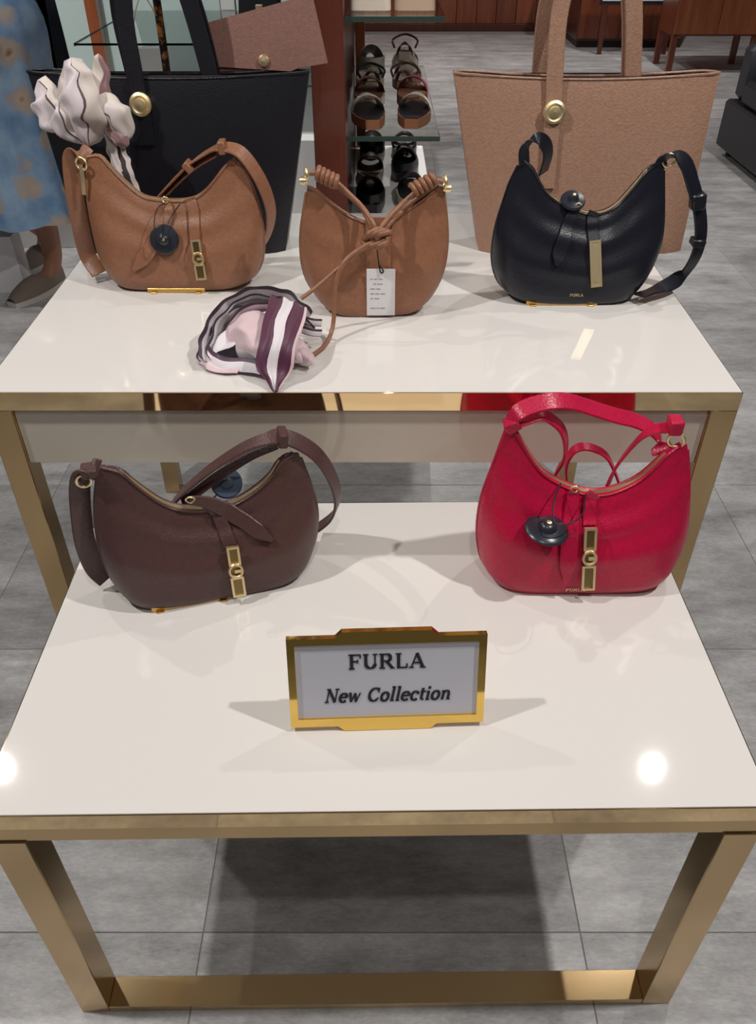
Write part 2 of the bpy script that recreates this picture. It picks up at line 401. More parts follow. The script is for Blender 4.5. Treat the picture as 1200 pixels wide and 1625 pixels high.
# handbag outlines and strap lines, metres in each bag's own frame
BAGS = {'red': {'loc': (0.287, 0.893, 0.532),
         'yaw': -1.5,
         't': 0.055,
         'bot': [(-0.1, 0.0), (-0.0403, 0.0), (0.0469, 0.0), (0.108, 0.0)],
         'left': [(-0.1, 0.0), (-0.1202, 0.0025), (-0.1361, 0.0266), (-0.1439, 0.0648), (-0.1455, 0.0939), (-0.1437, 0.1348), (-0.1333, 0.1852), (-0.1222, 0.2368), (-0.1178, 0.2591)],
         'right': [(0.108, 0.0), (0.1344, 0.0152), (0.1467, 0.0484), (0.1485, 0.0874), (0.1395, 0.1437), (0.1263, 0.1962), (0.1174, 0.2272)],
         'top': [(-0.1178, 0.2591), (-0.1072, 0.2429), (-0.091, 0.2156), (-0.0688, 0.1833), (-0.0416, 0.1638), (-0.0131, 0.1505), (0.0127, 0.1456), (0.0413, 0.1537), (0.0695, 0.1754), (0.0892, 0.2057), (0.1032, 0.2249), (0.1174, 0.2272)],
         's1': [(-0.1161, 0.0, 0.2582), (-0.1078, 0.0, 0.2716), (-0.0903, 0.005, 0.2791), (-0.0644, 0.01, 0.2831), (-0.0386, 0.02, 0.2766), (-0.0094, 0.03, 0.2625), (0.0296, 0.04, 0.2445), (0.0613, 0.05, 0.2308), (0.0852, 0.05, 0.2181),
                (0.0974, 0.045, 0.2032), (0.0982, 0.03, 0.1904)],
         's2': [(-0.1078, 0.0, 0.2564), (-0.0943, 0.005, 0.2573), (-0.0746, 0.01, 0.2612), (-0.0597, 0.015, 0.2526), (-0.0432, 0.02, 0.2341), (-0.0339, 0.025, 0.209), (-0.0315, 0.03, 0.1797), (-0.0396, 0.03, 0.1561),
                (-0.0424, 0.03, 0.1308)],
         's3': [(-0.0176, 0.04, 0.1239), (-0.0236, 0.045, 0.1587), (-0.017, 0.05, 0.179), (-0.0043, 0.05, 0.1877), (0.0127, 0.05, 0.1848), (0.0313, 0.05, 0.1735), (0.0444, 0.045, 0.1535), (0.0583, 0.04, 0.1254)],
         's4': [(0.0954, 0.0, 0.2521), (0.0893, 0.005, 0.2488), (0.0762, 0.01, 0.2435), (0.0622, 0.015, 0.2292), (0.0477, 0.02, 0.1974), (0.0368, 0.02, 0.1679), (0.0322, 0.02, 0.1397)],
         'knob': [(0.0954, 0.0, 0.2559)],
         'tipL': [(-0.1173, 0.0, 0.2543)],
         'tipR': [(0.1063, 0.0, 0.2329)],
         'tab': [(0.0081, -0.01, 0.1519), (0.0026, -0.04, 0.1417), (0.0041, -0.05, 0.1116)],
         'clasp': [(0.0037, -0.05, 0.1138), (0.0061, -0.05, 0.0777), (0.0089, -0.05, 0.0156)],
         'pull': [(-0.0213, -0.02, 0.161), (-0.0222, -0.045, 0.1451), (-0.0226, -0.06, 0.0971), (-0.0214, -0.06, 0.0293)],
         'disc': [(-0.0585, -0.07, 0.1399)],
         'string': [(-0.0402, -0.01, 0.168), (-0.0522, -0.04, 0.1619), (-0.0547, -0.07, 0.1485), (-0.034, -0.07, 0.1468), (-0.0145, -0.05, 0.1493), (-0.0045, -0.01, 0.1506)],
         'logo': [(-0.0046, -0.05, 0.0103)]},
 'brown': {'loc': (-0.233, 0.88, 0.532),
           'yaw': 15,
           't': 0.052,
           'bot': [(-0.1146, 0.0), (-0.0234, 0.0), (0.068, 0.0), (0.0981, 0.0)],
           'left': [(-0.1146, 0.0), (-0.1268, -0.0016), (-0.1417, 0.0195), (-0.1503, 0.0529), (-0.1522, 0.0928), (-0.1485, 0.1346), (-0.1401, 0.1752), (-0.1294, 0.2116), (-0.123, 0.2203)],
           'right': [(0.0981, 0.0), (0.1279, 0.0084), (0.1428, 0.0407), (0.1491, 0.0694), (0.1497, 0.1045), (0.1412, 0.1507), (0.1298, 0.1972)],
           'top': [(-0.123, 0.2203), (-0.114, 0.2187), (-0.103, 0.2107), (-0.083, 0.1806), (-0.0586, 0.1506), (-0.0342, 0.1349), (-0.0077, 0.1296), (0.0267, 0.1292), (0.0633, 0.146), (0.0934, 0.1724), (0.1091, 0.1967), (0.1298, 0.1972)],
           's1': [(-0.1271, 0.0, 0.2152), (-0.1377, 0.0, 0.2201), (-0.1488, 0.005, 0.2118), (-0.1575, 0.01, 0.1868), (-0.1647, 0.01, 0.1464), (-0.1702, 0.01, 0.0981), (-0.1694, 0.02, 0.0428), (-0.1575, 0.0195, 0.016)],
           's2': [(-0.0686, 0.03, 0.0943), (-0.0412, 0.03, 0.1304), (0.0025, 0.02, 0.1733), (0.0522, 0.01, 0.2093), (0.0859, 0.0, 0.226), (0.1096, 0.0, 0.2269), (0.1374, 0.0, 0.2091), (0.1605, 0.0, 0.1813), (0.1788, 0.01, 0.1332),
                  (0.1852, 0.02, 0.0905), (0.1786, 0.035, 0.0507), (0.1538, 0.05, 0.0168)],
           's3': [(-0.034, 0.03, 0.1211), (0.0092, 0.025, 0.1547), (0.0643, 0.02, 0.1904), (0.1032, 0.01, 0.2106)],
           'knob': [(0.1095, 0.0, 0.226)],
           'tipL': [(-0.1271, 0.0, 0.2152)],
           'tipR': [(0.1296, 0.0, 0.1931)],
           'tab': [(-0.0008, -0.02, 0.1454), (0.0109, -0.045, 0.1256), (0.0209, -0.05, 0.085)],
           'clasp': [(0.0231, -0.05, 0.0891), (0.0243, -0.05, 0.0528), (0.0229, -0.0554, 0.0045)],
           'pull': [(-0.0219, -0.02, 0.1561), (0.0011, -0.045, 0.1471), (0.0345, -0.055, 0.1219), (0.0794, -0.055, 0.0875)],
           'disc': [(0.0302, 0.03, 0.1439)],
           'string': [(-0.0002, 0.0, 0.1346), (0.0099, 0.01, 0.1383), (0.0216, 0.03, 0.1302)],
           'logo': [(-0.0476, -0.05, 0.0099)]},
 'tan': {'loc': (-0.364, 1.445, 0.75),
         'yaw': 0,
         't': 0.05,
         'bot': [(-0.1078, 0.0), (-0.0521, 0.0), (0.0213, 0.0), (0.0755, 0.0), (0.1049, 0.0)],
         'left': [(-0.1078, 0.0), (-0.1254, 0.0147), (-0.1391, 0.0484), (-0.1419, 0.095), (-0.141, 0.1449), (-0.1342, 0.1851), (-0.1255, 0.2198)],
         'right': [(0.1049, 0.0), (0.1389, 0.0152), (0.1559, 0.0494), (0.1589, 0.0817), (0.1594, 0.1111), (0.1519, 0.1545), (0.1385, 0.1944), (0.1209, 0.2198)],
         'top': [(-0.1255, 0.2198), (-0.1127, 0.2248), (-0.1004, 0.2178), (-0.0854, 0.1975), (-0.0624, 0.1715), (-0.0415, 0.1545), (-0.0118, 0.1492), (0.0231, 0.1481), (0.0514, 0.1545), (0.0743, 0.1715), (0.098, 0.1975), (0.1209, 0.2198)],
         's1': [(-0.1248, 0.0, 0.2178), (-0.1355, 0.0, 0.2268), (-0.1479, 0.0, 0.2238), (-0.1548, 0.0, 0.2077), (-0.161, 0.0, 0.1577), (-0.1654, 0.005, 0.1016), (-0.1699, 0.02, 0.0444), (-0.1489, 0.0013, 0.016)],
         's2': [(-0.0551, 0.03, 0.1099), (-0.0208, 0.03, 0.1464), (0.0378, 0.015, 0.2005), (0.0764, 0.01, 0.2253), (0.1026, 0.0, 0.2358), (0.1341, -0.005, 0.2281), (0.1602, -0.005, 0.1906), (0.1743, 0.0, 0.1471), (0.1734, 0.01, 0.1088),
                (0.1561, 0.03, 0.0642), (0.127, 0.05, 0.027)],
         's3': [(-0.0126, 0.03, 0.1486), (0.0438, 0.02, 0.196), (0.0923, 0.01, 0.2243)],
         'knob': [(0.1036, 0.0, 0.2358)],
         'keeper': [(0.0406, 0.012, 0.2013)],
         'tipL': [(-0.1346, 0.0, 0.2218)],
         'tipR': [(0.1206, 0.0, 0.2178)],
         'zip': [(-0.1357, -0.012, 0.2109), (-0.1357, -0.015, 0.1883), (-0.1394, -0.015, 0.1623)],
         'tab': [(0.0388, -0.02, 0.1554), (0.0447, -0.045, 0.1348), (0.0446, -0.05, 0.0899)],
         'clasp': [(0.0463, -0.05, 0.0943), (0.0481, -0.05, 0.0596), (0.0516, -0.05, 0.0192)],
         'pull': [(-0.0019, -0.02, 0.1512), (-0.0003, -0.045, 0.1295), (-0.0297, -0.055, 0.084), (-0.0677, -0.055, 0.0445)],
         'disc': [(-0.0072, -0.07, 0.095)],
         'string': [(0.0024, -0.01, 0.1502), (-0.014, -0.03, 0.1438), (-0.0163, -0.06, 0.1239), (-0.0085, -0.07, 0.1005), (0.0126, -0.05, 0.1365), (0.0236, -0.02, 0.148)],
         'logo': [(0.0131, -0.0544, 0.0045)]},
 'black': {'loc': (0.335, 1.395, 0.75),
           'yaw': 0,
           't': 0.055,
           'bot': [(-0.0855, 0.0), (-0.0007, 0.0), (0.0881, 0.0)],
           'left': [(-0.0855, 0.0), (-0.1128, 0.0139), (-0.1299, 0.0424), (-0.1357, 0.0703), (-0.1343, 0.1153), (-0.1235, 0.1648), (-0.1112, 0.2094), (-0.0986, 0.2271)],
           'right': [(0.0881, 0.0), (0.116, 0.004), (0.1398, 0.0321), (0.1517, 0.0733), (0.1532, 0.1183), (0.1424, 0.173), (0.1319, 0.2213)],
           'top': [(-0.0986, 0.2271), (-0.0856, 0.2213), (-0.0677, 0.1934), (-0.0481, 0.171), (-0.0253, 0.1586), (0.0064, 0.146), (0.0369, 0.1418), (0.0646, 0.1544), (0.0884, 0.1853), (0.1077, 0.2134), (0.124, 0.2242), (0.1319, 0.2213)],
           's1': [(-0.0959, 0.0, 0.2213), (-0.0983, 0.0, 0.2426), (-0.0886, 0.005, 0.2539), (-0.0739, 0.01, 0.2564), (-0.0597, 0.02, 0.2453), (-0.0533, 0.03, 0.2251), (-0.0546, 0.045, 0.1958)],
           's2': [(0.1255, 0.0, 0.2173), (0.1328, 0.0, 0.231), (0.1506, 0.0, 0.2339), (0.169, 0.0, 0.2213), (0.1882, 0.0, 0.1883), (0.2088, 0.0, 0.1471), (0.2215, 0.0, 0.1042), (0.2236, 0.005, 0.0657), (0.2159, 0.02, 0.0275),
                  (0.1763, -0.0092, 0.016), (0.1217, -0.0474, 0.016)],
           'knob': [(0.2018, 0.0, 0.1627)],
           'keeper': [(0.2187, 0.0, 0.0932)],
           'tipL': [(-0.0963, 0.0, 0.2252)],
           'tipR': [(0.1308, 0.0, 0.2213)],
           'tab': [(0.0295, -0.02, 0.1484), (0.0263, -0.045, 0.1359), (0.0306, -0.05, 0.1039)],
           'clasp': [(0.0309, -0.05, 0.1082), (0.0356, -0.05, 0.0735), (0.04, -0.05, 0.0275)],
           'pull': [(-0.0013, -0.02, 0.1567), (-0.0125, -0.05, 0.1377), (-0.0231, -0.06, 0.1044), (-0.0321, -0.06, 0.0709)],
           'disc': [(-0.0089, 0.0, 0.1627)],
           'string': [(-0.0098, 0.0, 0.1471), (-0.0084, -0.01, 0.1607), (-0.0015, -0.01, 0.1503)],
           'logo': [(0.0099, -0.05, 0.0171)]},
 'mid': {'loc': (0, 1.325, 0.75),
         'yaw': 0,
         't': 0.032,
         'bot': [(-0.0606, 0.0), (-0.0065, 0.0), (0.0552, 0.0)],
         'left': [(-0.0606, 0.0), (-0.0843, 0.0042), (-0.1062, 0.0281), (-0.1221, 0.0582), (-0.1278, 0.0951), (-0.1253, 0.1394), (-0.1182, 0.1748), (-0.1114, 0.2071)],
         'right': [(0.0552, 0.0), (0.0818, 0.0142), (0.1041, 0.052), (0.1131, 0.092), (0.1136, 0.128), (0.1096, 0.1648), (0.1025, 0.2071)],
         'top': [(-0.1114, 0.2071), (-0.1025, 0.2061), (-0.0853, 0.1896), (-0.0568, 0.1678), (-0.0286, 0.1537), (-0.0031, 0.1486), (0.0225, 0.1537), (0.0516, 0.1738), (0.0762, 0.1915), (0.0946, 0.2061), (0.1025, 0.2071)],
         'cl': [(-0.106, -0.005, 0.2285), (-0.0979, -0.008, 0.2294), (-0.0862, -0.01, 0.2271), (-0.0658, -0.012, 0.2173), (-0.0445, -0.015, 0.1991), (-0.0248, -0.025, 0.1828), (-0.0079, -0.045, 0.1649), (-0.003, -0.05, 0.1498)],
         'cr': [(0.1018, -0.005, 0.2153), (0.0906, -0.008, 0.218), (0.0739, -0.01, 0.2139), (0.0546, -0.012, 0.1981), (0.0378, -0.018, 0.1854), (0.0198, -0.035, 0.1734), (0.0059, -0.048, 0.1591), (0.0, -0.05, 0.1478)],
         'cl2': [(-0.0938, 0.0, 0.2233), (-0.0598, 0.0, 0.2042), (-0.0352, 0.0, 0.1827), (-0.018, -0.02, 0.1664), (-0.01, -0.04, 0.1533)],
         'cr2': [(0.0895, 0.0, 0.208), (0.0603, 0.0, 0.1866), (0.0404, -0.005, 0.1714), (0.022, -0.03, 0.1628), (0.008, -0.045, 0.1501)],
         'knot': [(-0.002, -0.05, 0.1439)],
         'coilL': [(-0.0949, -0.008, 0.2303), (-0.0639, -0.012, 0.2163)],
         'coilR': [(0.0885, -0.008, 0.2209), (0.0544, -0.012, 0.2049)],
         'ringL': [(-0.1124, 0.0, 0.2252)],
         'ringR': [(0.1051, 0.0, 0.2138)],
         'tail1': [(-0.004, -0.055, 0.1416), (-0.0298, -0.065, 0.1302), (-0.0514, -0.08, 0.1177), (-0.0657, -0.09, 0.091), (-0.0694, -0.1, 0.0585), (-0.073, -0.115, 0.0222), (-0.0853, -0.146, 0.0045), (-0.1121, -0.1926, 0.0045)],
         'tail2': [(-0.006, -0.055, 0.1376), (-0.0338, -0.065, 0.1252), (-0.0599, -0.075, 0.1056), (-0.0955, -0.085, 0.0785), (-0.1223, -0.1, 0.0638)],
         'flap': [(0.0, -0.025, 0.1611), (0.0, -0.036, 0.1368), (0.001, -0.036, 0.0795)],
         'tag': [(-0.0185, -0.045, 0.0853), (0.0277, -0.045, 0.0853), (0.0284, -0.0684, 0.0045), (-0.0189, -0.0684, 0.0045)],
         'string': [(-0.004, -0.05, 0.1368), (0.0, -0.048, 0.1054), (0.0051, -0.047, 0.0786)]}}

# ================================================================== the setting
mb = MB(); mb.box(-4.3, 5.0, -1.25, 10.4, -.06, -.0012)
floor = tag(mb.build('floor', 'grout', smooth=None), 'grey stone tiled shop floor', kind='structure')
TS = .61
tile_me = None
for i in range(-7, 8):
    for j in range(-3, 16):
        x0, y0 = .328 + i * TS, .612 + j * TS
        if x0 + TS > 4.95 or x0 < -4.2 or y0 + TS > 10.3:
            continue
        if j > 5 and (x0 < -2.4):
            continue
        if tile_me is None:
            t = MB(); t.box(0, TS - .0018, 0, TS - .0018, -.012, 0, .0008)
            tile_me = t.mesh('tile'); tile_me.materials.append(M['tile'])
        o = bpy.data.objects.new('tile', tile_me); COL.objects.link(o)
        o.parent = floor; o.location = (x0, y0, 0)

# wood panelled wall far behind the shoe shelves
mb = MB(); mb.box(-2.2, 4.9, 10.02, 10.12, 0, 2.9)
wall = tag(mb.build('wall_back', 'wooddark', smooth=None), 'red brown wood panelled wall at the back of the shop', kind='structure')
pm = MB(); pm.box(0, .205, -.03, 0, .07, 2.85, .004); pme = pm.mesh('wood_panel'); pme.materials.append(M['wood'])
pme2 = pme.copy(); pme2.materials[0] = M['woodlight']
for k in range(32):
    x = -1.9 + k * .21
    if x > 4.6: break
    o = bpy.data.objects.new('wood_panel', pme2 if k in (8, 9, 10, 11, 17, 18) else pme); COL.objects.link(o)
    o.parent = wall; o.location = (x, 10.02, 0)
mb = MB(); mb.box(-2.2, 4.9, 9.97, 10.02, 0, .07, .005)
bb = tag(mb.build('baseboard_back', 'wooddark'), 'dark skirting along the wood wall', kind='structure')

# ================================================================== display tables
def display_table(label, x0, x1, y0, y1, h, leg, rail, double, apron, yaw=0.0, foot=True, rim=.030):
    cx, cy = (x0 + x1) / 2, (y0 + y1) / 2
    T = thing('display_table', (cx, cy, 0), label, 'table', yaw)
    hx, hy = (x1 - x0) / 2, (y1 - y0) / 2
    MB().box(-hx + .0016, hx - .0016, -hy + .0016, hy - .0016, h - rim + .002, h, .0006).build('table_top', 'lacquer', T, label='glossy cream lacquered top')
    z0 = h - rim
    e = .0016
    for nm, b in (('front', (-hx, hx, -hy, -hy + e)), ('back', (-hx, hx, hy - e, hy)), ('side', (-hx, -hx + e, -hy + e, hy - e)), ('side', (hx - e, hx, -hy + e, hy - e))):
        MB().box(*b, z0, h - .0010, .0003).build('edge_trim', 'trim', T, label='polished gold edge trim')
    zt = z0
    if double:
        zt = z0 - double
        g = .0025
        for b in ((-hx + g, hx - g, -hy + g, -hy + leg), (-hx + g, hx - g, hy - leg, hy - g), (-hx + g, -hx + leg, -hy + leg, hy - leg), (hx - leg, hx - g, -hy + leg, hy - leg)):
            MB().box(*b, zt, z0 - .002, .001).build('top_rail', 'brass', T, label='gold rail under the top')
    for sx in (-1, 1):
        for sy in (-1, 1):
            xa, xb = sorted((sx * hx, sx * (hx - leg))); ya, yb = sorted((sy * hy, sy * (hy - leg)))
            MB().box(xa, xb, ya, yb, .0, zt - .0005, .0012).build('leg', 'brass', T, label='square gold metal leg')
    if foot:
        a = leg
        for b in ((-hx + a, hx - a, -hy, -hy + leg), (-hx + a, hx - a, hy - leg, hy)):
            MB().box(*b, 0.0, rail, .001).build('bottom_rail', 'brass', T, label='flat gold rail on the floor')
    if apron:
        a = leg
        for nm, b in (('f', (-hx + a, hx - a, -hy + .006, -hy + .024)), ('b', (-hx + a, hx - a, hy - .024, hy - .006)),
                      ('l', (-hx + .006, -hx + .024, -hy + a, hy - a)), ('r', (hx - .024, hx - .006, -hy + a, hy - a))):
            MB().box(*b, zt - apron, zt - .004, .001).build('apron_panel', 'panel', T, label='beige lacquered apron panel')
    return T
display_table('low cream topped display table with gold frame, in front, carrying the sign', -.4495, .4385, .5, 1.062, .532, .043, .016, .028, 0, math.radians(.75), True, .027)
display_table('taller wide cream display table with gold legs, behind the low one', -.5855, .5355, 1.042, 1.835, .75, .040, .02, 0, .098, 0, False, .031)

# ================================================================== sign
def serif(text, size, bold=.17, slant=0.0, thin=.09):
    """letters from strokes: list of polygons in 2D, baseline at 0, cap height 1 scaled by size; returns polys, width"""
    polys = []; x = 0.0
    def seg(x0, y0, x1, y1, w):
        dx, dy = x1 - x0, y1 - y0; L = math.hypot(dx, dy); nx, ny = -dy / L * w / 2, dx / L * w / 2
        return [(x0 + nx, y0 + ny), (x1 + nx, y1 + ny), (x1 - nx, y1 - ny), (x0 - nx, y0 - ny)]
    def arc(cx, cy, rx, ry, a0, a1, w0, w1, n=10):
        out = []
        for k in range(n):
            A, B = (math.radians(a0 + (a1 - a0) * q / n) for q in (k, k + 1))
            def wid(a): return w0 * abs(math.cos(a)) + w1 * abs(math.sin(a))
            def pt(a, s): return (cx + (rx + s * wid(a) / 2) * math.cos(a), cy + (ry + s * wid(a) / 2) * math.sin(a))
            out.append([pt(A, 1), pt(B, 1), pt(B, -1), pt(A, -1)])
        return out
    b, t = bold, thin
    def ser(cx, y, w=.34): return seg(cx - w / 2, y, cx + w / 2, y, t * .8)
    G = {}
    G['F'] = ([seg(.2, 0, .2, 1, b), seg(.1, .96, .72, .96, t), seg(.2, .52, .55, .52, t), seg(.70, .98, .70, .74, t), seg(.55, .64, .55, .4, t * .8), ser(.2, .03), ser(.14, .97, .24)], .80)
    G['U'] = ([seg(.22, .32, .22, 1, b), seg(.75, .32, .75, 1, t)] + arc(.485, .33, .265, .28, 180, 360, b, t) + [ser(.22, .97), ser(.75, .97, .28)], .96)
    G['R'] = ([seg(.2, 0, .2, 1, b), seg(.2, .96, .5, .96, t), seg(.2, .50, .5, .50, t), seg(.45, .5, .78, .02, b), ser(.2, .03), ser(.14, .97, .24), ser(.82, .03, .2)] + arc(.48, .73, .2, .23, -90, 90, b, t), .95)
    G['L'] = ([seg(.2, 0, .2, 1, b), seg(.1, .04, .68, .04, t), seg(.68, .02, .68, .3, t), ser(.2, .97)], .80)
    G['A'] = ([seg(.14, .03, .46, .98, t), seg(.46, .98, .80, .03, b), seg(.26, .34, .66, .34, t), ser(.14, .03, .28), ser(.80, .03, .34)], .98)
    G['N'] = ([seg(.16, .02, .16, .98, t), seg(.16, .98, .72, .02, b), seg(.74, .02, .74, .98, t), ser(.16, .03, .28), ser(.14, .97, .26), ser(.74, .97, .28)], .94)
    G['C'] = (arc(.50, .5, .36, .46, 50, 310, b, t, 16) + [seg(.76, .98, .76, .66, t), seg(.74, .16, .80, .28, t)], .92)
    G['e'] = (arc(.34, .33, .24, .31, 5, 320, b, t, 14) + [seg(.12, .36, .58, .36, t)], .66)
    G['w'] = ([seg(.1, .66, .28, .02, b), seg(.28, .02, .46, .64, t), seg(.44, .64, .62, .02, b), seg(.62, .02, .80, .66, t), ser(.1, .65, .2)], .92)
    G['o'] = (arc(.34, .33, .24, .31, 0, 360, b, t, 18), .70)
    G['l'] = ([seg(.18, 0, .18, 1.06, b), ser(.12, 1.03, .2), ser(.2, .03, .26)], .38)
    G['c'] = (arc(.34, .33, .24, .31, 45, 318, b, t, 14) + [seg(.5, .58, .54, .46, b)], .62)
    G['t'] = ([seg(.2, .08, .2, .88, b), seg(.06, .63, .42, .63, t), seg(.2, .05, .4, .07, t)], .46)
    G['i'] = ([seg(.18, 0, .18, .64, b), ser(.12, .62, .2), ser(.2, .03, .26), seg(.18, .82, .18, .99, b)], .38)
    G['n'] = ([seg(.18, 0, .18, .64, b), seg(.56, 0, .56, .42, b), ser(.12, .62, .2), ser(.6, .03, .24)] + arc(.37, .42, .19, .21, 0, 180, b * .8, t), .74)
    for ch in text:
        if ch == ' ':
            x += .42; continue
        ps, adv = G[ch]
        for p in ps:
            polys.append([((q[0] + x + slant * q[1]) * size, q[1] * size) for q in p])
        x += adv
    return polys, x * size
def lettering(text, size, width, **k):
    polys, w = serif(text, size, **k)
    f = width / w
    return [[((px - w / 2) * f, py) for px, py in p] for p in polys]

SW, SH = .232, .140   # outer frame
tilt = math.radians(14.5)
sg = thing('sign_holder', (.0115, .6135, .532), 'small gold framed sign reading FURLA New Collection on the low table', 'sign', math.radians(2.2))
Rt = Matrix.Rotation(-tilt, 4, 'X') @ Matrix.Rotation(math.radians(90), 4, 'X')   # local xy (face) -> standing, leaning back
def rect_pts(x0, x1, y0, y1): return [(x0, y0), (x1, y0), (x1, y1), (x0, y1)]
h2 = SW / 2; st = .008; nb = .052
y0, y1 = .007, .131
fr = MB()
B_ = .009; 
# frame bars with the stepped middle at top and bottom
fr.prism([(-h2, y0), (-nb - st, y0), (-nb, 0.0), (nb, 0.0), (nb + st, y0), (h2, y0), (h2, y0 + B_ + .002), (-h2, y0 + B_ + .002)], -.004, .004, Rt)
fr.prism([(-h2, y1 - B_), (h2, y1 - B_), (h2, y1), (nb + st, y1), (nb, y1 + .008), (-nb, y1 + .008), (-nb - st, y1), (-h2, y1)], -.004, .004, Rt)
fr.prism(rect_pts(-h2, -h2 + B_, y0 + B_ + .002, y1 - B_), -.004, .004, Rt)
fr.prism(rect_pts(h2 - B_, h2, y0 + B_ + .002, y1 - B_), -.004, .004, Rt)
fr.build('frame', 'signgold', sg, None, label='mirror polished gold frame')
MB().prism(rect_pts(-h2 + B_, h2 - B_, y0 + B_ + .002, y1 - B_), -.0025, .001, Rt).build('card', 'card', sg, None, label='pale grey printed card')
MB().prism(rect_pts(-h2 + .004, h2 - .004, y0 + .004, y1 - .003), -.0055, -.0042, Rt).build('back_plate', 'signgold', sg, None)
lt = MB()
for p in lettering('FURLA', .0205, .091, bold=.19, thin=.09):
    lt.prism([(a, b + .0865) for a, b in p], .0012, .0018, Rt)
lt.build('lettering', 'ink', sg, None, label='black serif capitals reading FURLA')
lt = MB()
for p in lettering('New Collection', .0195, .150, bold=.19, slant=.22, thin=.10):
    lt.prism([(a, b + .0400) for a, b in p], .0012, .0018, Rt)
lt.build('lettering', 'ink', sg, None, label='black italic words New Collection')
MB().prism([(-.03, 0), (.03, 0), (.018, .075), (-.018, .075)], -.001, .001, Matrix.Translation((0, .048, 0)) @ Matrix.Rotation(math.radians(22), 4, 'X') @ Matrix.Rotation(math.radians(90), 4, 'X')).build('easel_leg', 'signgold', sg, None)

# ================================================================== crescent handbags
def gprof(v):
    pts = [(0, .72), (.06, .88), (.2, 1.0), (.45, .93), (.7, .62), (.9, .28), (1, .13)]
    for (a, p), (b, q) in zip(pts, pts[1:]):
        if v <= b:
            f = (v - a) / (b - a); f = f * f * (3 - 2 * f)
            return p + (q - p) * f
    return pts[-1][1]
def sprof(u, v):
    d = abs(2 * u - 1)
    e = 8 - 5 * min(1, v * 1.3)
    return max(.06, 1 - d ** e) ** .55
class Hobo:
    NU, NV = 41, 26
    def __init__(s, d):
        s.d = d; nu, nv = s.NU, s.NV; t = d['t']
        Bc, Tc = resample(d['bot'], nu), resample(d['top'], nu)
        Lc, Rc = resample(d['left'], nv), resample(d['right'], nv)
        s.top = Tc
        s.front = []; s.back = []
        for j in range(nv):
            v = j / (nv - 1); fr = []; bk = []
            for i in range(nu):
                u = i / (nu - 1)
                p = []
                for k in (0, 1):
                    c = (1 - v) * Bc[i][k] + v * Tc[i][k] + (1 - u) * Lc[j][k] + u * Rc[j][k]
                    c -= (1 - u) * (1 - v) * Bc[0][k] + u * (1 - v) * Bc[-1][k] + (1 - u) * v * Tc[0][k] + u * v * Tc[-1][k]
                    p.append(c)
                T = t * sprof(u, v) * gprof(v)
                T *= 1 + .03 * math.sin(7 * u + 3 * v) 
                fr.append((p[0], -T, max(0, p[1]))); bk.append((p[0], T, max(0, p[1])))
            s.front.append(fr); s.back.append(bk)
    def mesh(s):
        mb = MB(); nu, nv = s.NU, s.NV
        rows = []
        for j in range(nv):
            rows.append(s.front[j] + s.back[j][::-1])
        mb.grid(rows, True, uv=False)
        n2 = nu * 2
        for i in range(nu - 1):          # bottom
            mb.f.append((i, n2 - 1 - i, n2 - 2 - i, i + 1))
            o = (nv - 1) * n2
            mb.f.append((o + i, o + i + 1, o + n2 - 2 - i, o + n2 - 1 - i))
        return mb
    def fy(s, x, z):
        best = sorted(((p[0] - x) ** 2 + (p[2] - z) ** 2, p[1]) for r in s.front for p in r)[:4]
        ws = [1 / (b[0] + 1e-7) for b in best]
        return sum(w * b[1] for w, b in zip(ws, best)) / sum(ws)
    def snap(s, path, off, n=4):
        return [(p.x, s.fy(p.x, p.z) - off, p.z) for p in spline(path, n)]

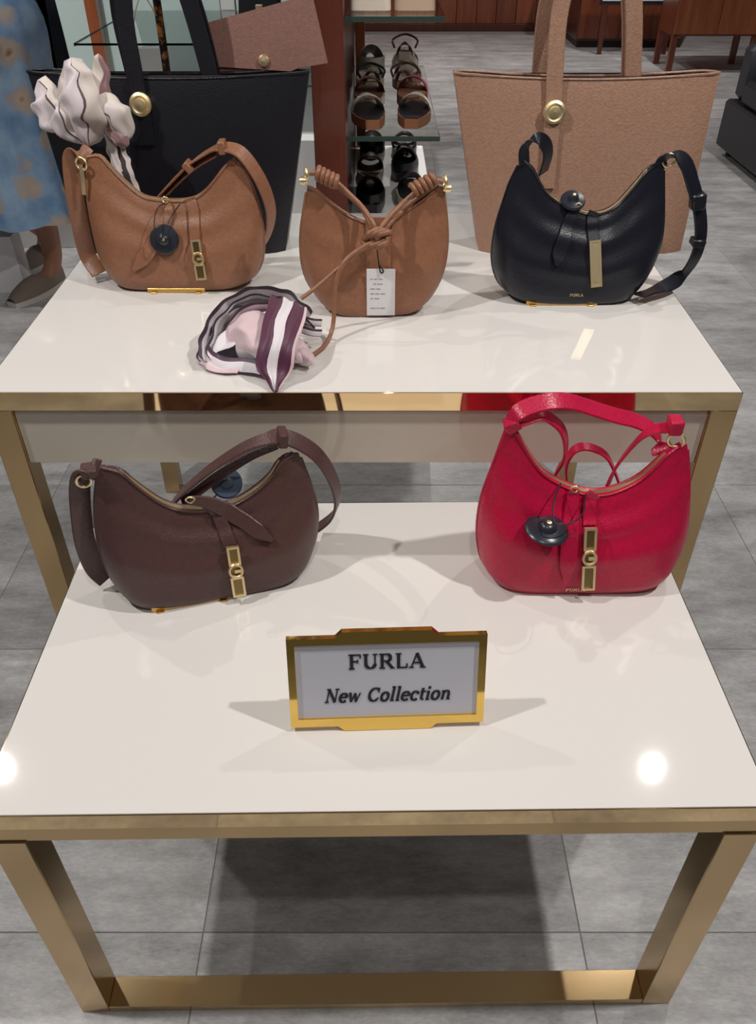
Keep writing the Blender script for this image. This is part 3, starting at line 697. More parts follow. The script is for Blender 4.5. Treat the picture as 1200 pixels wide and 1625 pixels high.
def clasp(root, H, path, w=.017, style='chain'):
    a, b = Vector(path[0]), Vector(path[-1])
    a.y = H.fy(a.x, a.z) - .005; b.z += .009; b.y = H.fy(b.x, b.z) - .005
    m_ = (a + b) / 2
    m_y = H.fy(m_.x, m_.z) - .005
    if m_y < m_.y:
        a.y += m_y - m_.y; b.y += m_y - m_.y
    d = (b - a); L = d.length; d.normalize()
    n = Vector((0, -1, 0)); n = (n - d * n.dot(d)).normalized()
    wv = n.cross(d).normalized()
    M4 = Matrix(((wv.x, d.x, n.x, a.x), (wv.y, d.y, n.y, a.y), (wv.z, d.z, n.z, a.z), (0, 0, 0, 1)))
    h = w / 2; q = .0032
    g = MB()
    def frame(y0, y1, hh):
        g.prism(rect_pts(-hh, hh, y0, y0 + q), -.002, .004, M4); g.prism(rect_pts(-hh, hh, y1 - q, y1), -.002, .004, M4)
        g.prism(rect_pts(-hh, -hh + q, y0 + q, y1 - q), -.002, .004, M4); g.prism(rect_pts(hh - q, hh, y0 + q, y1 - q), -.002, .004, M4)
    if style == 'plate':
        g.prism(rect_pts(-h, h, 0, L), -.002, .003, M4)
        frame(0, L, h)
        o = g.build('clasp', 'gold', root, None, label='long flat gold clasp')
        MB().prism(rect_pts(-h * .45, h * .45, L * .1, L * .9), .0028, .0036, M4).build('inlay', 'gold', o, None)
        return o
    frame(0, L * .36, h * .92)
    frame(L * .60, L, h)
    circ = [(math.cos(k * math.pi / 9), math.sin(k * math.pi / 9)) for k in range(18)]
    R0, r0 = h * 1.05, .0024
    rows = []
    for k in range(18):
        c, s_ = circ[k]
        rows.append([M4 @ Vector(((R0 + r0 * math.cos(t)) * c * .9, L * .47 + (R0 + r0 * math.cos(t)) * s_, .004 + r0 * math.sin(t))) for t in (0, 1.05, 2.1, 3.14, 4.2, 5.2)])
    g.grid(rows, True, True, uv=False)
    g.prism(rect_pts(-h * .2, h * .75, L * .44, L * .50), .001, .006, M4)
    o = g.build('clasp', 'gold', root, None, label='gold link clasp')
    MB().prism(rect_pts(-h * .7, h * .7, q, L - q), -.0025, .0008, M4).build('clasp_recess', 'darkgold', o, None)
    return o
def pull_tab(root, H, path, w, matname):
    p = H.snap(path, .006)
    MB().ribbon(p, w, .004, nrm=(0, -1, .15), smooth=3, taper=lambda t: (.62 + .5 * min(1, t * 1.6)) if t < .86 else max(.12, 1.12 * (1 - (t - .86) / .16 * .85))).build('zip_pull', matname, root, 40, label='leather zip pull')
    q = Vector(p[0])
    MB().tube([q + Vector((-.006, -.002, .003)), q + Vector((0, -.004, .008)), q + Vector((.006, -.002, .003)), q + Vector((0, -.003, -.003))], .0012, 6, 4, True).build('zip_slider', 'gold', root, 60)
def security_disc(name, root, c, axis, r, h, matname, string=None, sx=1.0):
    c = Vector(c)
    g = MB().lathe([(0, -h), (r * .7, -h), (r * .95, -h * .4), (r, 0), (r * .9, h * .45), (r * .45, h * .7), (r * .36, h * 1.5), (r * .2, h * 1.9), (0, h * 1.9)], c, axis, 24)
    o = g.build('security_tag', matname, root, 40, label='dark plastic security tag')
    MB().lathe([(0, h * 1.95), (r * .12, h * 1.95), (r * .12, h * 2.1), (0, h * 2.1)], c, axis, 12).build('pin', 'gold' if matname != 'bluegrey' else 'plastic', o, 40)
    if string:
        MB().tube(string, .0011, 6, 5).build('cord', 'cord', o, 60)
    return o
def ring_at(mb, c, axis, R, r, n=18):
    ax = Vector(axis).normalized(); a = ax.orthogonal().normalized(); b = ax.cross(a); c = Vector(c)
    return mb.tube([c + a * R * math.cos(2 * math.pi * k / n) + b * R * math.sin(2 * math.pi * k / n) for k in range(n)], r, 8, 2, True)
def zipper(root, H, matname='gold', lo=3, hi=38):
    pts = [(x, 0, z + .0012) for x, z in H.top[lo:hi:3]]
    MB().ribbon(pts, .007, .002, wdir=(0, 1, 0), smooth=3).build('zipper', matname, root, 40, label='zip along the curved opening')
def piping(root, H, matname):
    for sy in (-1, 1):
        rr = H.front[-1] if sy < 0 else H.back[-1]
        MB().tube([(p[0], p[1], p[2]) for p in rr[::3]], .0022, 6, 3).build('piping', matname, root, 60)
def seam(root, H, matname):
    for u in (0, H.NU - 1):
        MB().tube([(H.front[j][u][0], 0, max(.0045, H.front[j][u][2])) for j in range(0, H.NV, 3)], .0028, 6, 3).build('side_seam', matname, root, 60)
def bag_logo(root, H, p, size, width):
    g = MB()
    for q in lettering('FURLA', size, width, bold=.16):
        vs = []
        for a, b in q:
            x, z = p[0] + a, max(.004, p[2]) + b
            vs.append((x, H.fy(x, z) - .0012, z))
        k = len(vs)
        g.add(vs + [(v[0], v[1] + .0006, v[2]) for v in vs], [tuple(range(k))] + [(i, (i + 1) % k, k + (i + 1) % k, k + i) for i in range(k)])
    g.build('logo_lettering', 'gold', root, None, label='tiny gold lettering FURLA')
def base_bar(bag, root_loc, yaw, x0, x1, y0, y1, label):
    # low gold bar the bag is stood on
    t = thing('display_bar', root_loc, label, 'display stand', yaw, 'gold display bars under the bags')
    MB().box(x0, x1, y0, y1, 0, .0085, .0012).build('bar', 'strip', t, None)
    for xx in (x0 + .012, x1 - .012):
        MB().box(xx - .004, xx + .004, y0 + .002, y1 + .03, 0, .003, .0005).build('foot', 'strip', t, None)
    return t
def make_hobo(key, label, color, straps, claspstyle='chain', zipmat='gold'):
    d = BAGS[key]; H = Hobo(d)
    R = thing('handbag', (d['loc'][0], d['loc'][1], d['loc'][2] + .0012), label, 'handbag', math.radians(d['yaw']))
    H.mesh().build('body', color, R, 50)
    zipper(R, H, zipmat); piping(R, H, color); seam(R, H, color)
    for path, w, t, hint in straps:
        MB().ribbon(path, w, t, **hint).build('strap', color, R, 40, label='leather shoulder strap')
    if 'tab' in d:
        MB().ribbon(H.snap(d['tab'], .003), .019, .004, nrm=(0, -1, .1), smooth=3).build('clasp_tab', color, R, 40)
        clasp(R, H, d['clasp'], .019 if claspstyle == 'plate' else .0185, claspstyle)
    if 'pull' in d: pull_tab(R, H, d['pull'], .021, color)
    return R, H, d
def keeper(root, c, size, color, rot=0.0):
    g = MB(); a, b, h = size
    g.box(-a, a, -b, b, -h, h, min(size) * .3)
    g.xform(Matrix.Translation(c) @ Matrix.Rotation(rot, 4, 'Y'))
    return g.build('strap_keeper', color, root, 40)
def hardware(root, c, axis, R=.009, r=.0022):
    return ring_at(MB(), c, axis, R, r).build('ring', 'gold', root, 60, label='gold strap ring')

Y1 = dict(wdir=(.25, 1, .25)); Y2 = dict(wdir=(0, 1, .35)); FX = dict(wdir=(1, .35, 0)); RX = dict(wdir=(.55, .8, .3))
# ---- red
d = BAGS['red']
R, H, d = make_hobo('red', 'bright red crescent shoulder bag with dark security tag, right on the low table', 'red',
    [(d['s1'], .024, .004, dict(wdir=(-.1, .8, .5))), (d['s2'], .020, .0035, dict(wdir=(.35, 1, .1))), (d['s3'], .016, .003, dict(wdir=(0, 1, .2))), (d['s4'], .020, .0035, dict(wdir=(.5, .8, .3)))])
keeper(R, d['knob'][0], (.009, .012, .010), 'red')
keeper(R, (d['tipL'][0][0] + .004, 0, d['tipL'][0][2]), (.010, .012, .007), 'red', -.6)
hardware(R, (d['tipR'][0][0] - .004, 0, d['tipR'][0][2]), (.3, 1, 0), .010)
c = Vector(d['disc'][0]); c.z -= .020; c.y = H.fy(c.x, c.z) - .018
security_disc('security_tag', R, c, (.10, -.12, 1), .030, .007, 'plastic', [(p[0], min(p[1], H.fy(p[0], p[2]) - .003), p[2]) for p in d['string']])
bag_logo(R, H, d['logo'][0], .0055, .028)
# ---- brown
d = BAGS['brown']
R, H, d = make_hobo('brown', 'dark oxblood brown crescent shoulder bag, left on the low table', 'brown',
    [(d['s1'], .028, .004, FX), (d['s2'], .024, .004, RX), (d['s3'], .018, .003, dict(wdir=(0, 1, .4)))])
keeper(R, d['knob'][0], (.006, .014, .010), 'brown', .15)
keeper(R, (d['tipL'][0][0] - .012, 0, d['tipL'][0][2] + .002), (.010, .012, .006), 'brown')
hardware(R, (d['tipL'][0][0] - .022, 0, d['tipL'][0][2] - .012), (0, 1, 0), .009)
c = Vector(d['disc'][0])
security_disc('security_tag', R, c, (.0, -.7, .6), .022, .006, 'bluegrey', d['string'])
# ---- tan
d = BAGS['tan']
R, H, d = make_hobo('tan', 'tan crescent shoulder bag with gold link clasp, left on the tall table', 'tan',
    [(d['s1'], .030, .004, FX), (d['s2'], .026, .004, RX), (d['s3'], .020, .003, dict(wdir=(0, 1, .4)))])
keeper(R, d['knob'][0], (.006, .014, .010), 'tan', -.1)
keeper(R, d['keeper'][0], (.006, .014, .009), 'tan', -.7)
hardware(R, (d['tipL'][0][0], -.012, d['tipL'][0][2] - .01), (.3, 1, 0), .010)
MB().ribbon(d['zip'], .007, .003, nrm=(0, -1, 0), smooth=4).build('strap_buckle', 'gold', R, 40)
c = Vector(d['disc'][0]); c.y = H.fy(c.x, c.z) - .012
security_disc('security_tag', R, c, (.1, -1, .35), .025, .007, 'plastic', [(p[0], min(p[1], H.fy(p[0], p[2]) - .003), p[2]) for p in d['string']])
# ---- black
d = BAGS['black']
R, H, d = make_hobo('black', 'smooth black crescent shoulder bag with flat gold clasp on the tall table', 'black',
    [(d['s1'], .024, .004, dict(wdir=(.7, .6, .25))), (d['s2'], .027, .004, dict(wdir=(.9, .45, .0)))], 'plate')
keeper(R, d['knob'][0], (.012, .012, .013), 'black', -.15)
keeper(R, d['keeper'][0], (.011, .012, .006), 'black', .1)
hardware(R, (d['tipR'][0][0] + .008, 0, d['tipR'][0][2] + .006), (0, 1, 0), .010)
c = Vector(d['disc'][0])
security_disc('security_tag', R, (c.x, -.004, c.z + .002), (0, -.55, .9), .021, .007, 'plastic', d['string'])
bag_logo(R, H, d['logo'][0], .0045, .024)
# ---- knotted middle bag
d = BAGS['mid']; H = Hobo(d)
R = thing('handbag', (d['loc'][0], d['loc'][1], d['loc'][2] + .0012), 'small caramel bag with knotted cord handle and white price tag, between tan and black bags', 'handbag')
H.mesh().build('body', 'caramel', R, 50)
piping(R, H, 'caramel'); seam(R, H, 'caramel')
for k in ('cl', 'cr', 'cl2', 'cr2'):
    MB().tube(d[k], .0042, 8, 6).build('handle_cord', 'caramel', R, 60, label='round leather handle cord')
for k in ('coilL', 'coilR'):
    a, b = Vector(d[k][0]), Vector(d[k][1]); ax = (b - a).normalized(); p = ax.orthogonal().normalized(); q = ax.cross(p)
    pts = [a.lerp(b, i / 40) + (p * math.cos(i / 40 * 2 * math.pi * 4.5) + q * math.sin(i / 40 * 2 * math.pi * 4.5)) * .0085 for i in range(41)]
    MB().tube(pts, .0042, 8, 2).build('cord_coil', 'caramel', R, 60, label='cord wound into a coil knot')
for k, s_ in (('ringL', -1), ('ringR', 1)):
    c = Vector(d[k][0])
    g = MB(); ring_at(g, c, (1, .2, 0), .009, .0024); g.lathe([(0, -.006), (.005, -.006), (.0065, 0), (.005, .006), (0, .006)], c + Vector((s_ * .004, -.002, -.009)), (1, 0, 0), 12)
    g.build('ring', 'gold', R, 60, label='gold handle ring')
c = Vector(d['knot'][0])
g = MB()
for k in range(3):
    an = k * 1.05
    pts = [c + Vector(((.016 + .003 * k) * math.cos(t), -.004 + .006 * math.sin(2 * t + an), (.014 - .002 * k) * math.sin(t + .4 * k))) for t in [i * math.pi / 6 for i in range(12)]]
    g.tube(pts, .0043, 8, 2, True)
g.build('knot', 'caramel', R, 60, label='overhand knot in the handle cords')
MB().ribbon(H.snap(d['flap'], .003), .040, .004, nrm=(0, -1, .1), smooth=2).build('closure_tab', 'tan', R, 40, label='darker leather closing tab')
MB().tube(d['tail1'], .0036, 8, 6).build('cord_end', 'caramel', R, 60, label='loose cord end')
MB().tube(d['tail2'], .0036, 8, 6).build('cord_end', 'caramel', R, 60, label='loose cord end')
tg = d['tag']; xs = [p[0] for p in tg]; zs = [max(.003, p[2]) for p in tg]
yy = H.fy(0, .08) - .008
g = MB().box(min(xs), max(xs), yy - .0016, yy, .004, max(zs), .0005)
o = g.build('price_tag', 'paper', R, None, label='white paper price tag')
g = MB()
random.seed(3)
zt_ = max(zs)
for k in range(7):
    z_ = zt_ - .018 - k * .0085
    x_ = min(xs) + .006
    for q in range(3):
        w_ = random.uniform(.003, .009)
        if random.random() < .75: g.box(x_, x_ + w_, yy - .0019, yy - .0017, z_, z_ + .0018)
        x_ += w_ + .002
g.build('printed_lines', mat('grey_print', (.35, .36, .38), .6), o, None)
MB().tube([(c.x, c.y, c.z - .012), (c.x + .002, yy - .004, zt_ + .02), (c.x + .006, yy - .004, zt_ - .004), (c.x + .011, yy - .005, zt_ - .002), (c.x + .004, yy - .004, zt_ + .008)], .0012, 6, 6).build('cord', 'cord', o, 60)

# gold display bars
def bar_for(key, x0, x1, label):
    d = BAGS[key]; yf = -.75 * d['t']
    t = thing('display_bar', d['loc'], label, 'display stand', math.radians(d['yaw']))
    MB().box(x0, x1, yf - .0095, yf - .0005, 0, .0085, .001).build('bar', 'strip', t, None)
    for xx in (x0 + .012, x1 - .012):
        MB().box(xx - .005, xx + .005, yf - .014, yf - .0096, 0, .0025, .0005).build('foot', 'strip', t, None)
bar_for('tan', -.052, .052, 'slim gold bar at the foot of the tan bag beside the striped scarf')
bar_for('brown', -.100, .012, 'slim gold bar at the foot of the dark brown bag')
bar_for('black', -.075, .050, 'slim dark gold bar at the foot of the black crescent bag')

# ================================================================== totes
def make_tote(name, loc, label, color, wt, wb, h, dt, db, xo, lx, rx, ytop, button_z, tabz, hgt, lean=0.0):
    R = thing('tote_bag', loc, label, 'tote bag')
    nu, nv = 25, 14
    def pt(u, v, s):
        w = wb + (wt - wb) * v
        x = xo * v + (u - .5) * w
        dep = (db + (dt - db) * v) / 2
        e = 1 - abs(2 * u - 1) ** 8 * .35
        y = s * dep * e * (1 + .10 * math.sin(math.pi * u) * math.sin(math.pi * v)) + lean * v
        z = h * v + (.010 * math.sin(math.pi * u) * -v if v == 1 else 0)
        return (x, y, z)
    rows = []
    for j in range(nv):
        v = j / (nv - 1)
        rows.append([pt(i / (nu - 1), v, -1) for i in range(nu)] + [pt(i / (nu - 1), v, 1) for i in range(nu - 1, -1, -1)])
    # inner lining going back down
    inner = []
    for v in (.985, .80, .5):
        inner.append([(p[0] * .985, p[1] * .90 + (0 if abs(p[1]) < .004 else 0), p[2]) for p in ([pt(i / (nu - 1), v, -1) for i in range(nu)] + [pt(i / (nu - 1), v, 1) for i in range(nu - 1, -1, -1)])])
    g = MB(); g.grid(rows, True, uv=False)
    n2 = nu * 2
    for i in range(nu - 1): g.f.append((i, n2 - 1 - i, n2 - 2 - i, i + 1))
    g.build('body', color, R, 50)
    gi = MB(); gi.grid([rows[-1]] + inner, True, uv=False)
    k = len(gi.v) - n2
    for i in range(nu - 1): gi.f.append((k + i, k + n2 - 1 - i, k + n2 - 2 - i, k + i + 1))
    gi.build('lining', 'lining', R, 50)
    MB().tube([rows[-1][i] for i in range(0, n2, 2)], .0025, 6, 2, True).build('rim_piping', color, R, 60)
    def fy(v, s): return s * (db + (dt - db) * v) / 2 * 1.06 + lean * v
    for s in (-1, 1):
        # handle: left leg runs down the outside of the face, right leg goes in behind the rim
        off = 0.0 if s < 0 else -.018
        yl = fy(.97, s)
        tz = tabz if s < 0 else h * .86
        left = [(lx + off + .006, fy(tz / h, s) + s * .006, tz), (lx + off + .003, fy(.85, s) + s * .006, h * .85), (lx + off, yl + s * .006, h), (lx + off - .002, yl * .8, h + .10), (lx + off + .022, yl * .55, h + hgt * .78),
                ((lx + rx) / 2 + off, yl * .45, h + hgt), (rx - .045 + off * .3, yl * .55, h + hgt * .78), (rx - .018, yl * .7, h + .10), (rx, yl * .6 , h), (rx + .004, yl * .55, h - .05)]
        MB().ribbon(left, .030, .006, wdir=(1, 0, 0) , smooth=6, taper=lambda t: 1).build('handle', color, R, 40, label='long flat leather handle')
    yb = fy(button_z / h, -1) - .012
    bc = (lx + .005, yb, button_z)
    g = MB().lathe([(0, -.004), (.018, -.004), (.0205, 0), (.0195, .004), (.015, .006), (.012, .0045), (.010, .0045), (.009, .008), (0, .009)], bc, (0, -1, .12), 28)
    o = g.build('button', 'gold', R, 40, label='round gold turn button')
    ring_at(MB(), Vector(bc) + Vector((0, -.006, .001)), (0, -1, .12), .0065, .0016).build('button_ring', 'darkgold', o, 60)
    return R, pt
make_tote('tote_bag', (.405, 1.645, .7505), 'large pinkish tan tote with gold button, behind the black crescent bag', 'taupe', .478, .405, .314, .034, .12, -.030, -.090, .052, 0, .255, .125, .26)
make_tote('tote_bag', (-.388, 1.645, .7505), 'large black tote with a scarf tied on it, behind the tan bag', 'tote_black', .505, .405, .316, .040, .12, .012, -.045, .085, 0, .268, .20, .26)
# stitched tabs on the tan tote front
# mauve clutch standing in the black tote
R = thing('clutch_bag', (-.205, 1.650, .985), 'mauve brown flap clutch with gold button sticking out of the black tote', 'clutch bag', math.radians(-4))
Rc = Matrix.Rotation(math.radians(-12), 4, 'X') @ Matrix.Rotation(math.radians(90), 4, 'X')
body = [(-.098, .03), (.035, .03), (.048, .083), (.112, .094), (.086, .196), (-.106, .150)]
MB().prism(body, -.012, .0, Rc).build('body', 'mauve', R, 30)
flap = [(-.092, .084), (.045, .078), (.062, .084), (.113, .092), (.087, .198), (-.107, .152)]
MB().prism(flap, .001, .005, Rc).build('flap', 'mauve', R, 30, label='flap of the clutch')
MB().lathe([(0, 0), (.009, 0), (.0105, .003), (.008, .007), (0, .008)], Rc @ Vector((-.003, .094, .005)), (0, -1, .1), 20).build('button', 'gold', R, 40, label='gold ball fastener')

# ================================================================== scarves
def petal(root, name, base, tip, side, w, th, matname, pleats=5, amp=.16, bend=None, n=22, m_=28, p0=.62, ph=0.0):
    base, tip, side = Vector(base), Vector(tip), Vector(side).normalized()
    ax = tip - base; axn = ax.normalized(); side = (side - axn * side.dot(axn)).normalized(); up = axn.cross(side)
    rows = []
    for j in range(n):
        s = j / (n - 1)
        r = max(.02, math.sin(math.pi * (s * .96 + .02))) ** p0 if 0 < j < n - 1 else .004
        c = base + ax * s
        if bend: c = c + Vector(bend) * math.sin(math.pi * s)
        row = []
        for k in range(m_):
            a = 2 * math.pi * k / m_
            rip = 1 + amp * math.sin(pleats * a + ph + 2.2 * s) + amp * .45 * math.sin((pleats * 2 + 1) * a - 3 * s)
            row.append(c + side * math.cos(a) * w * r * rip + up * math.sin(a) * th * r * rip)
        rows.append(row)
    g = MB()
    g.grid([[tuple(p) for p in row] + [tuple(row[0])] for row in rows])
    return g.build(name, matname, root, 60)
# striped scarf lying on the tall table, knotted to the loose cords
def crumple(o, scale, amp, zmin=None):
    for v in o.data.vertices:
        x_, y_, z_ = v.co * scale * 2.1
        n_ = Vector((math.sin(1.3 * y_ + 2.1 * z_ + .7) * math.cos(1.7 * x_ - .9 * z_), math.sin(1.9 * z_ + 1.1 * x_ + 2.0) * math.cos(1.2 * y_ + .8 * x_), math.sin(1.5 * x_ - 1.4 * y_ + 4.0) * math.cos(1.6 * z_ + .5 * y_)))
        x_, y_, z_ = x_ * 2.3, y_ * 2.3, z_ * 2.3
        n_ += Vector((math.sin(y_ + z_ + 1.1), math.sin(z_ + 1.3 * x_), math.sin(x_ - 1.2 * y_ + 2.2))) * .28
        v.co += n_ * amp * .5
        if zmin is not None and v.co.z < zmin: v.co.z = zmin
    o.data.update()
    return o
def cloth(root, name, left, right, matname, bulge, n=18, m_=17, ripple=.002, label=None):
    A, B2 = spline(left, 6), spline(right, 6)
    def at(P, t):
        f = t * (len(P) - 1); k = min(int(f), len(P) - 2); return P[k].lerp(P[k + 1], f - k)
    rows = []
    for j in range(n):
        v = j / (n - 1); a, b = at(A, v), at(B2, v)
        rows.append([tuple(a.lerp(b, i / (m_ - 1)) + Vector(bulge) * math.sin(math.pi * i / (m_ - 1)) * (1 - .7 * v) + Vector((0, 0, ripple)) * math.sin(i * 1.3 + v * 4)) for i in range(m_)])
    g = MB(); g.grid(rows); g.grid([[(p[0], p[1] + .0008, p[2] - .0018) for p in r_] for r_ in rows])
    return g.build(name, matname, root, 60, label=label)
R = thing('silk_scarf', (-.185, 1.16, .75), 'crumpled pink silk scarf with purple stripes at the front edge of the tall table', 'scarf')
crumple(petal(R, 'fold', (-.030, .055, .034), (.030, -.062, .030), (1, .3, 0), .042, .030, 'pinksilk', 3, .05, p0=.45), 26, .010, .004)
crumple(petal(R, 'fold', (-.070, -.030, .014), (.045, .045, .030), (1, -.5, 0), .030, .020, 'rim2', 5, .16, p0=.5), 26, .008, .004)
crumple(petal(R, 'fold', (.020, .030, .030), (.072, -.055, .014), (1, .2, 0), .022, .014, 'pinksilk', 3, .08, p0=.5), 30, .007, .004)
rim = [(-.078, -.042, .010), (-.086, -.004, .018), (-.078, .033, .038), (-.057, .052, .060), (-.024, .063, .074), (.017, .060, .078), (.055, .046, .068), (.078, .036, .048)]
for k, (f, dz, w, mt) in enumerate(((1.0, 0, .030, 'rim'), (.86, -.006, .026, 'rim2'), (.72, -.012, .024, 'rim'), (1.03, -.020, .024, 'rim2'))):
    pts = [(p[0] * f, p[1] * f - .004 * k, max(.008, p[2] + dz)) for p in rim]
    crumple(MB().ribbon(pts, w, .002, wdir=lambda t: (math.cos(2.6 - 2.2 * t) * .5, -.55, .75), smooth=8).build('fold', mt, R, 60), 30, .005, .003)
crumple(MB().ribbon([(-.082, -.018, .014), (-.060, -.050, .012), (-.025, -.058, .012), (.015, -.074, .014)], .024, .002, wdir=(.2, .6, .7), smooth=8).build('fold', 'rim', R, 60), 30, .004, .003)
crumple(MB().ribbon([(-.090, -.026, .008), (-.062, -.056, .007), (-.024, -.062, .008)], .018, .002, wdir=(.1, 1, .3), smooth=8).build('fold', 'pinksilk', R, 60), 30, .004, .003)
crumple(cloth(R, 'striped_end', [(.018, .046, .080), (.016, -.016, .078), (.010, -.066, .056), (.006, -.090, .026), (.020, -.104, .014), (.032, -.122, .006)],
      [(.076, .018, .068), (.072, -.038, .064), (.065, -.079, .050), (.055, -.097, .022), (.047, -.112, .012), (.040, -.126, .006)], 'tail', (0, -.003, .006), label='striped purple and white scarf end'), 18, .004, .004)
crumple(petal(R, 'knot', (.058, -.020, .020), (.086, -.055, .014), (1, 1, 0), .013, .012, 'pinksilk', 3, .1), 40, .004, .004)
for dx in (0, .012):
    MB().ribbon([(.066, .030 - dx, .046 - dx), (.082, .024 - dx, .044 - dx), (.096, .030 - dx, .040 - dx)], .012, .002, wdir=(.2, .3, 1), smooth=5).build('fold', 'rim', R, 60)

# cream scarf tied to the black tote handle
R = thing('silk_scarf', (-.49, 1.548, .978), 'cream and mauve silk scarf tied in a bow on the black tote handle', 'scarf')
crumple(petal(R, 'loop', (-.012, -.022, -.006), (-.012, -.030, .126), (1, 0, 0), .034, .026, 'cream_silk', 4, .10, (0, -.012, 0), ph=1, p0=.42), 24, .012)
crumple(petal(R, 'loop', (-.034, -.016, .014), (-.082, -.010, .092), (1, .2, .6), .030, .022, 'cream_silk', 3, .12, (-.008, -.01, -.010), ph=2, p0=.42), 28, .012)
crumple(petal(R, 'loop', (-.024, -.024, -.006), (-.050, -.030, .070), (1, 0, .2), .022, .020, 'cream_silk', 4, .12, (-.012, -.010, 0), p0=.45), 28, .010)
crumple(petal(R, 'loop', (.012, -.018, .068), (.052, -.024, .000), (1, 0, .6), .023, .017, 'cream_silk', 3, .10, (.008, -.008, .004), p0=.5, ph=2.5), 28, .009)
crumple(petal(R, 'loop', (.020, -.020, .034), (.050, -.026, -.012), (1, 0, .6), .018, .014, 'mauve_silk', 3, .10, (.004, -.008, .0), p0=.5), 30, .008)
crumple(petal(R, 'knot', (.006, -.026, .018), (.016, -.032, .054), (1, 0, 0), .013, .013, 'mauve_silk', 3, .12), 40, .004)
crumple(petal(R, 'loop', (.006, -.006, .045), (.024, -.004, .132), (1, 0, 0), .016, .010, 'mauve_silk', 3, .15, p0=.45), 26, .009)
crumple(MB().ribbon([(.026, -.022, .010), (.032, -.030, -.022), (.042, -.038, -.058), (.052, -.044, -.098)], .028, .002, nrm=(.2, -1, .1), smooth=8).build('tail', 'tail_dark', R, 60, label='hanging scarf end with dark pattern'), 40, .004)
crumple(MB().ribbon([(.020, -.022, .010), (.022, -.030, -.018), (.028, -.036, -.050)], .020, .002, nrm=(-.3, -1, .1), smooth=8).build('tail', 'cream_silk', R, 60), 40, .004)

# ================================================================== shoe shelving behind the tall table
R = thing('shoe_shelf', (0, 2.2, 0), 'narrow shoe display shelf with red wood side panel and glass shelves', 'shelf')
MB().box(-.160, -.080, -.03, 1.0, 0, 2.5, .003).build('side_panel', 'wooddark', R, None, label='tall red brown wood side panel')
MB().box(-.080, .165, .0, 1.0, .52, .550, .002).build('white_shelf', 'white', R, None, label='white lower shelf')
MB().box(-.080, .160, .02, .98, 0, .52, .002).build('plinth', 'white', R, None)
for z in (.812, 1.073):
    o = MB().box(-.079, .157, .004, .96, z, z + .008, .0006).build('glass_shelf', 'glass', R, None, label='clear glass shelf')
    MB().box(-.079, .157, -.001, .003, z - .002, z + .0095, .0004).build('edge_strip', 'glassedge', o, None)
MB().box(-.078, -.045, .97, 1.0, .55, 2.5, .002).build('rear_post', 'woodlight', R, None, label='orange brown rear post')

def foot_outline(L, W, n=22):
    pts = []
    for i in range(n):
        s = i / (n - 1)
        pts.append((s, W / 2 * (max(0, math.sin(math.pi * min(1, .06 + s * .90)))) ** .45 * (.74 + .30 * s if s < .72 else .956 - .3 * (s - .72))))
    return pts
def make_shoe(kind, upper_m, sole_m, insole_m, L=.228, W=.098, heel=.03):
    """returns list of (part name, mesh) of a shoe with its toe pointing to +y, heel at y=0"""
    o = foot_outline(L, W)
    def lift(s): return heel * max(0, 1 - s / .55) ** 1.2 if s < .55 else 0
    parts = []
    rows = []
    for s, w in o:
        y = s * L; z = lift(s)
        rows.append([(-w, y, z), (w, y, z), (w * 1.02, y, z + .024), (-w * 1.02, y, z + .024)])
    g = MB(); g.grid(rows, True, uv=False); g.f.append((0, 1, 2, 3)); k = len(g.v) - 4; g.f.append((k + 3, k + 2, k + 1, k))
    if heel > .01:
        g.box(-W * .30, W * .30, .004, L * .25, 0, heel * .8 + .002, .003)
    parts.append(('sole', g, sole_m))
    g = MB(); g.grid([[(-w * .92, s * L, lift(s) + .0258), (w * .92, s * L, lift(s) + .0258)] for s, w in o], uv=False)
    g.grid([[(-w * .92, s * L, lift(s) + .0238), (w * .92, s * L, lift(s) + .0238)] for s, w in o], uv=False)
    parts.append(('insole', g, insole_m))
    def arch(s0, s1, hgt, nm, n=5):
        g = MB(); out = []
        for th in (0, -.003):
            rows = []
            for i in range(n):
                s = s0 + (s1 - s0) * i / (n - 1)
                q = min(range(len(o)), key=lambda k: abs(o[k][0] - s)); w = o[q][1] + .001
                hh = hgt(s) if callable(hgt) else hgt
                rows.append([((w + th) * math.cos(a), s * L, lift(s) + .018 + (hh + th) * math.sin(a)) for a in [math.pi * k / 12 for k in range(13)]])
            g.grid(rows, uv=False)
        parts.append((nm, g, upper_m))
    if kind == 'sandal':
        arch(.66, .80, .038, 'strap'); arch(.50, .57, .048, 'strap'); arch(.02, .10, .035, 'heel_strap')
        g = MB(); g.tube([(-W * .34, .03, heel + .03), (-W * .40, .05, heel + .050), (0, .075, heel + .062), (W * .40, .05, heel + .050), (W * .34, .03, heel + .03)], .0035, 6, 5)
        parts.append(('ankle_strap', g, upper_m))
    elif kind == 'slide':
        arch(.52, .86, lambda s: .046 - .03 * max(0, s - .6), 'strap', 7)
    else:
        arch(.50, .99, lambda s: .050 * (1 - ((s - .45) / .6) ** 2.2) + .012, 'vamp', 9)
        g = MB()
        for th in (0, -.003):
            rows = []
            for k in range(9):
                tt = k / 8
                rows.append([])
                for q in range(15):
                    a = math.pi * q / 14
                    # U-shaped wall round the heel
                    s = .5 * abs(math.cos(a)) ** 1.0 if True else 0
                    yy = .5 * L * (1 - math.sin(a)) ; ss = yy / L
                    idx = min(range(len(o)), key=lambda k2: abs(o[k2][0] - ss)); w = o[idx][1] + .001 + th
                    x = w * (1 if math.cos(a) > 0 else -1) * min(1, abs(math.cos(a)) * 1.6)
                    rows[-1].append((x, yy + (.002 if th else 0), lift(ss) + .022 + tt * .028))
            g.grid(rows, uv=False)
        parts.append(('quarter', g, upper_m))
    return parts
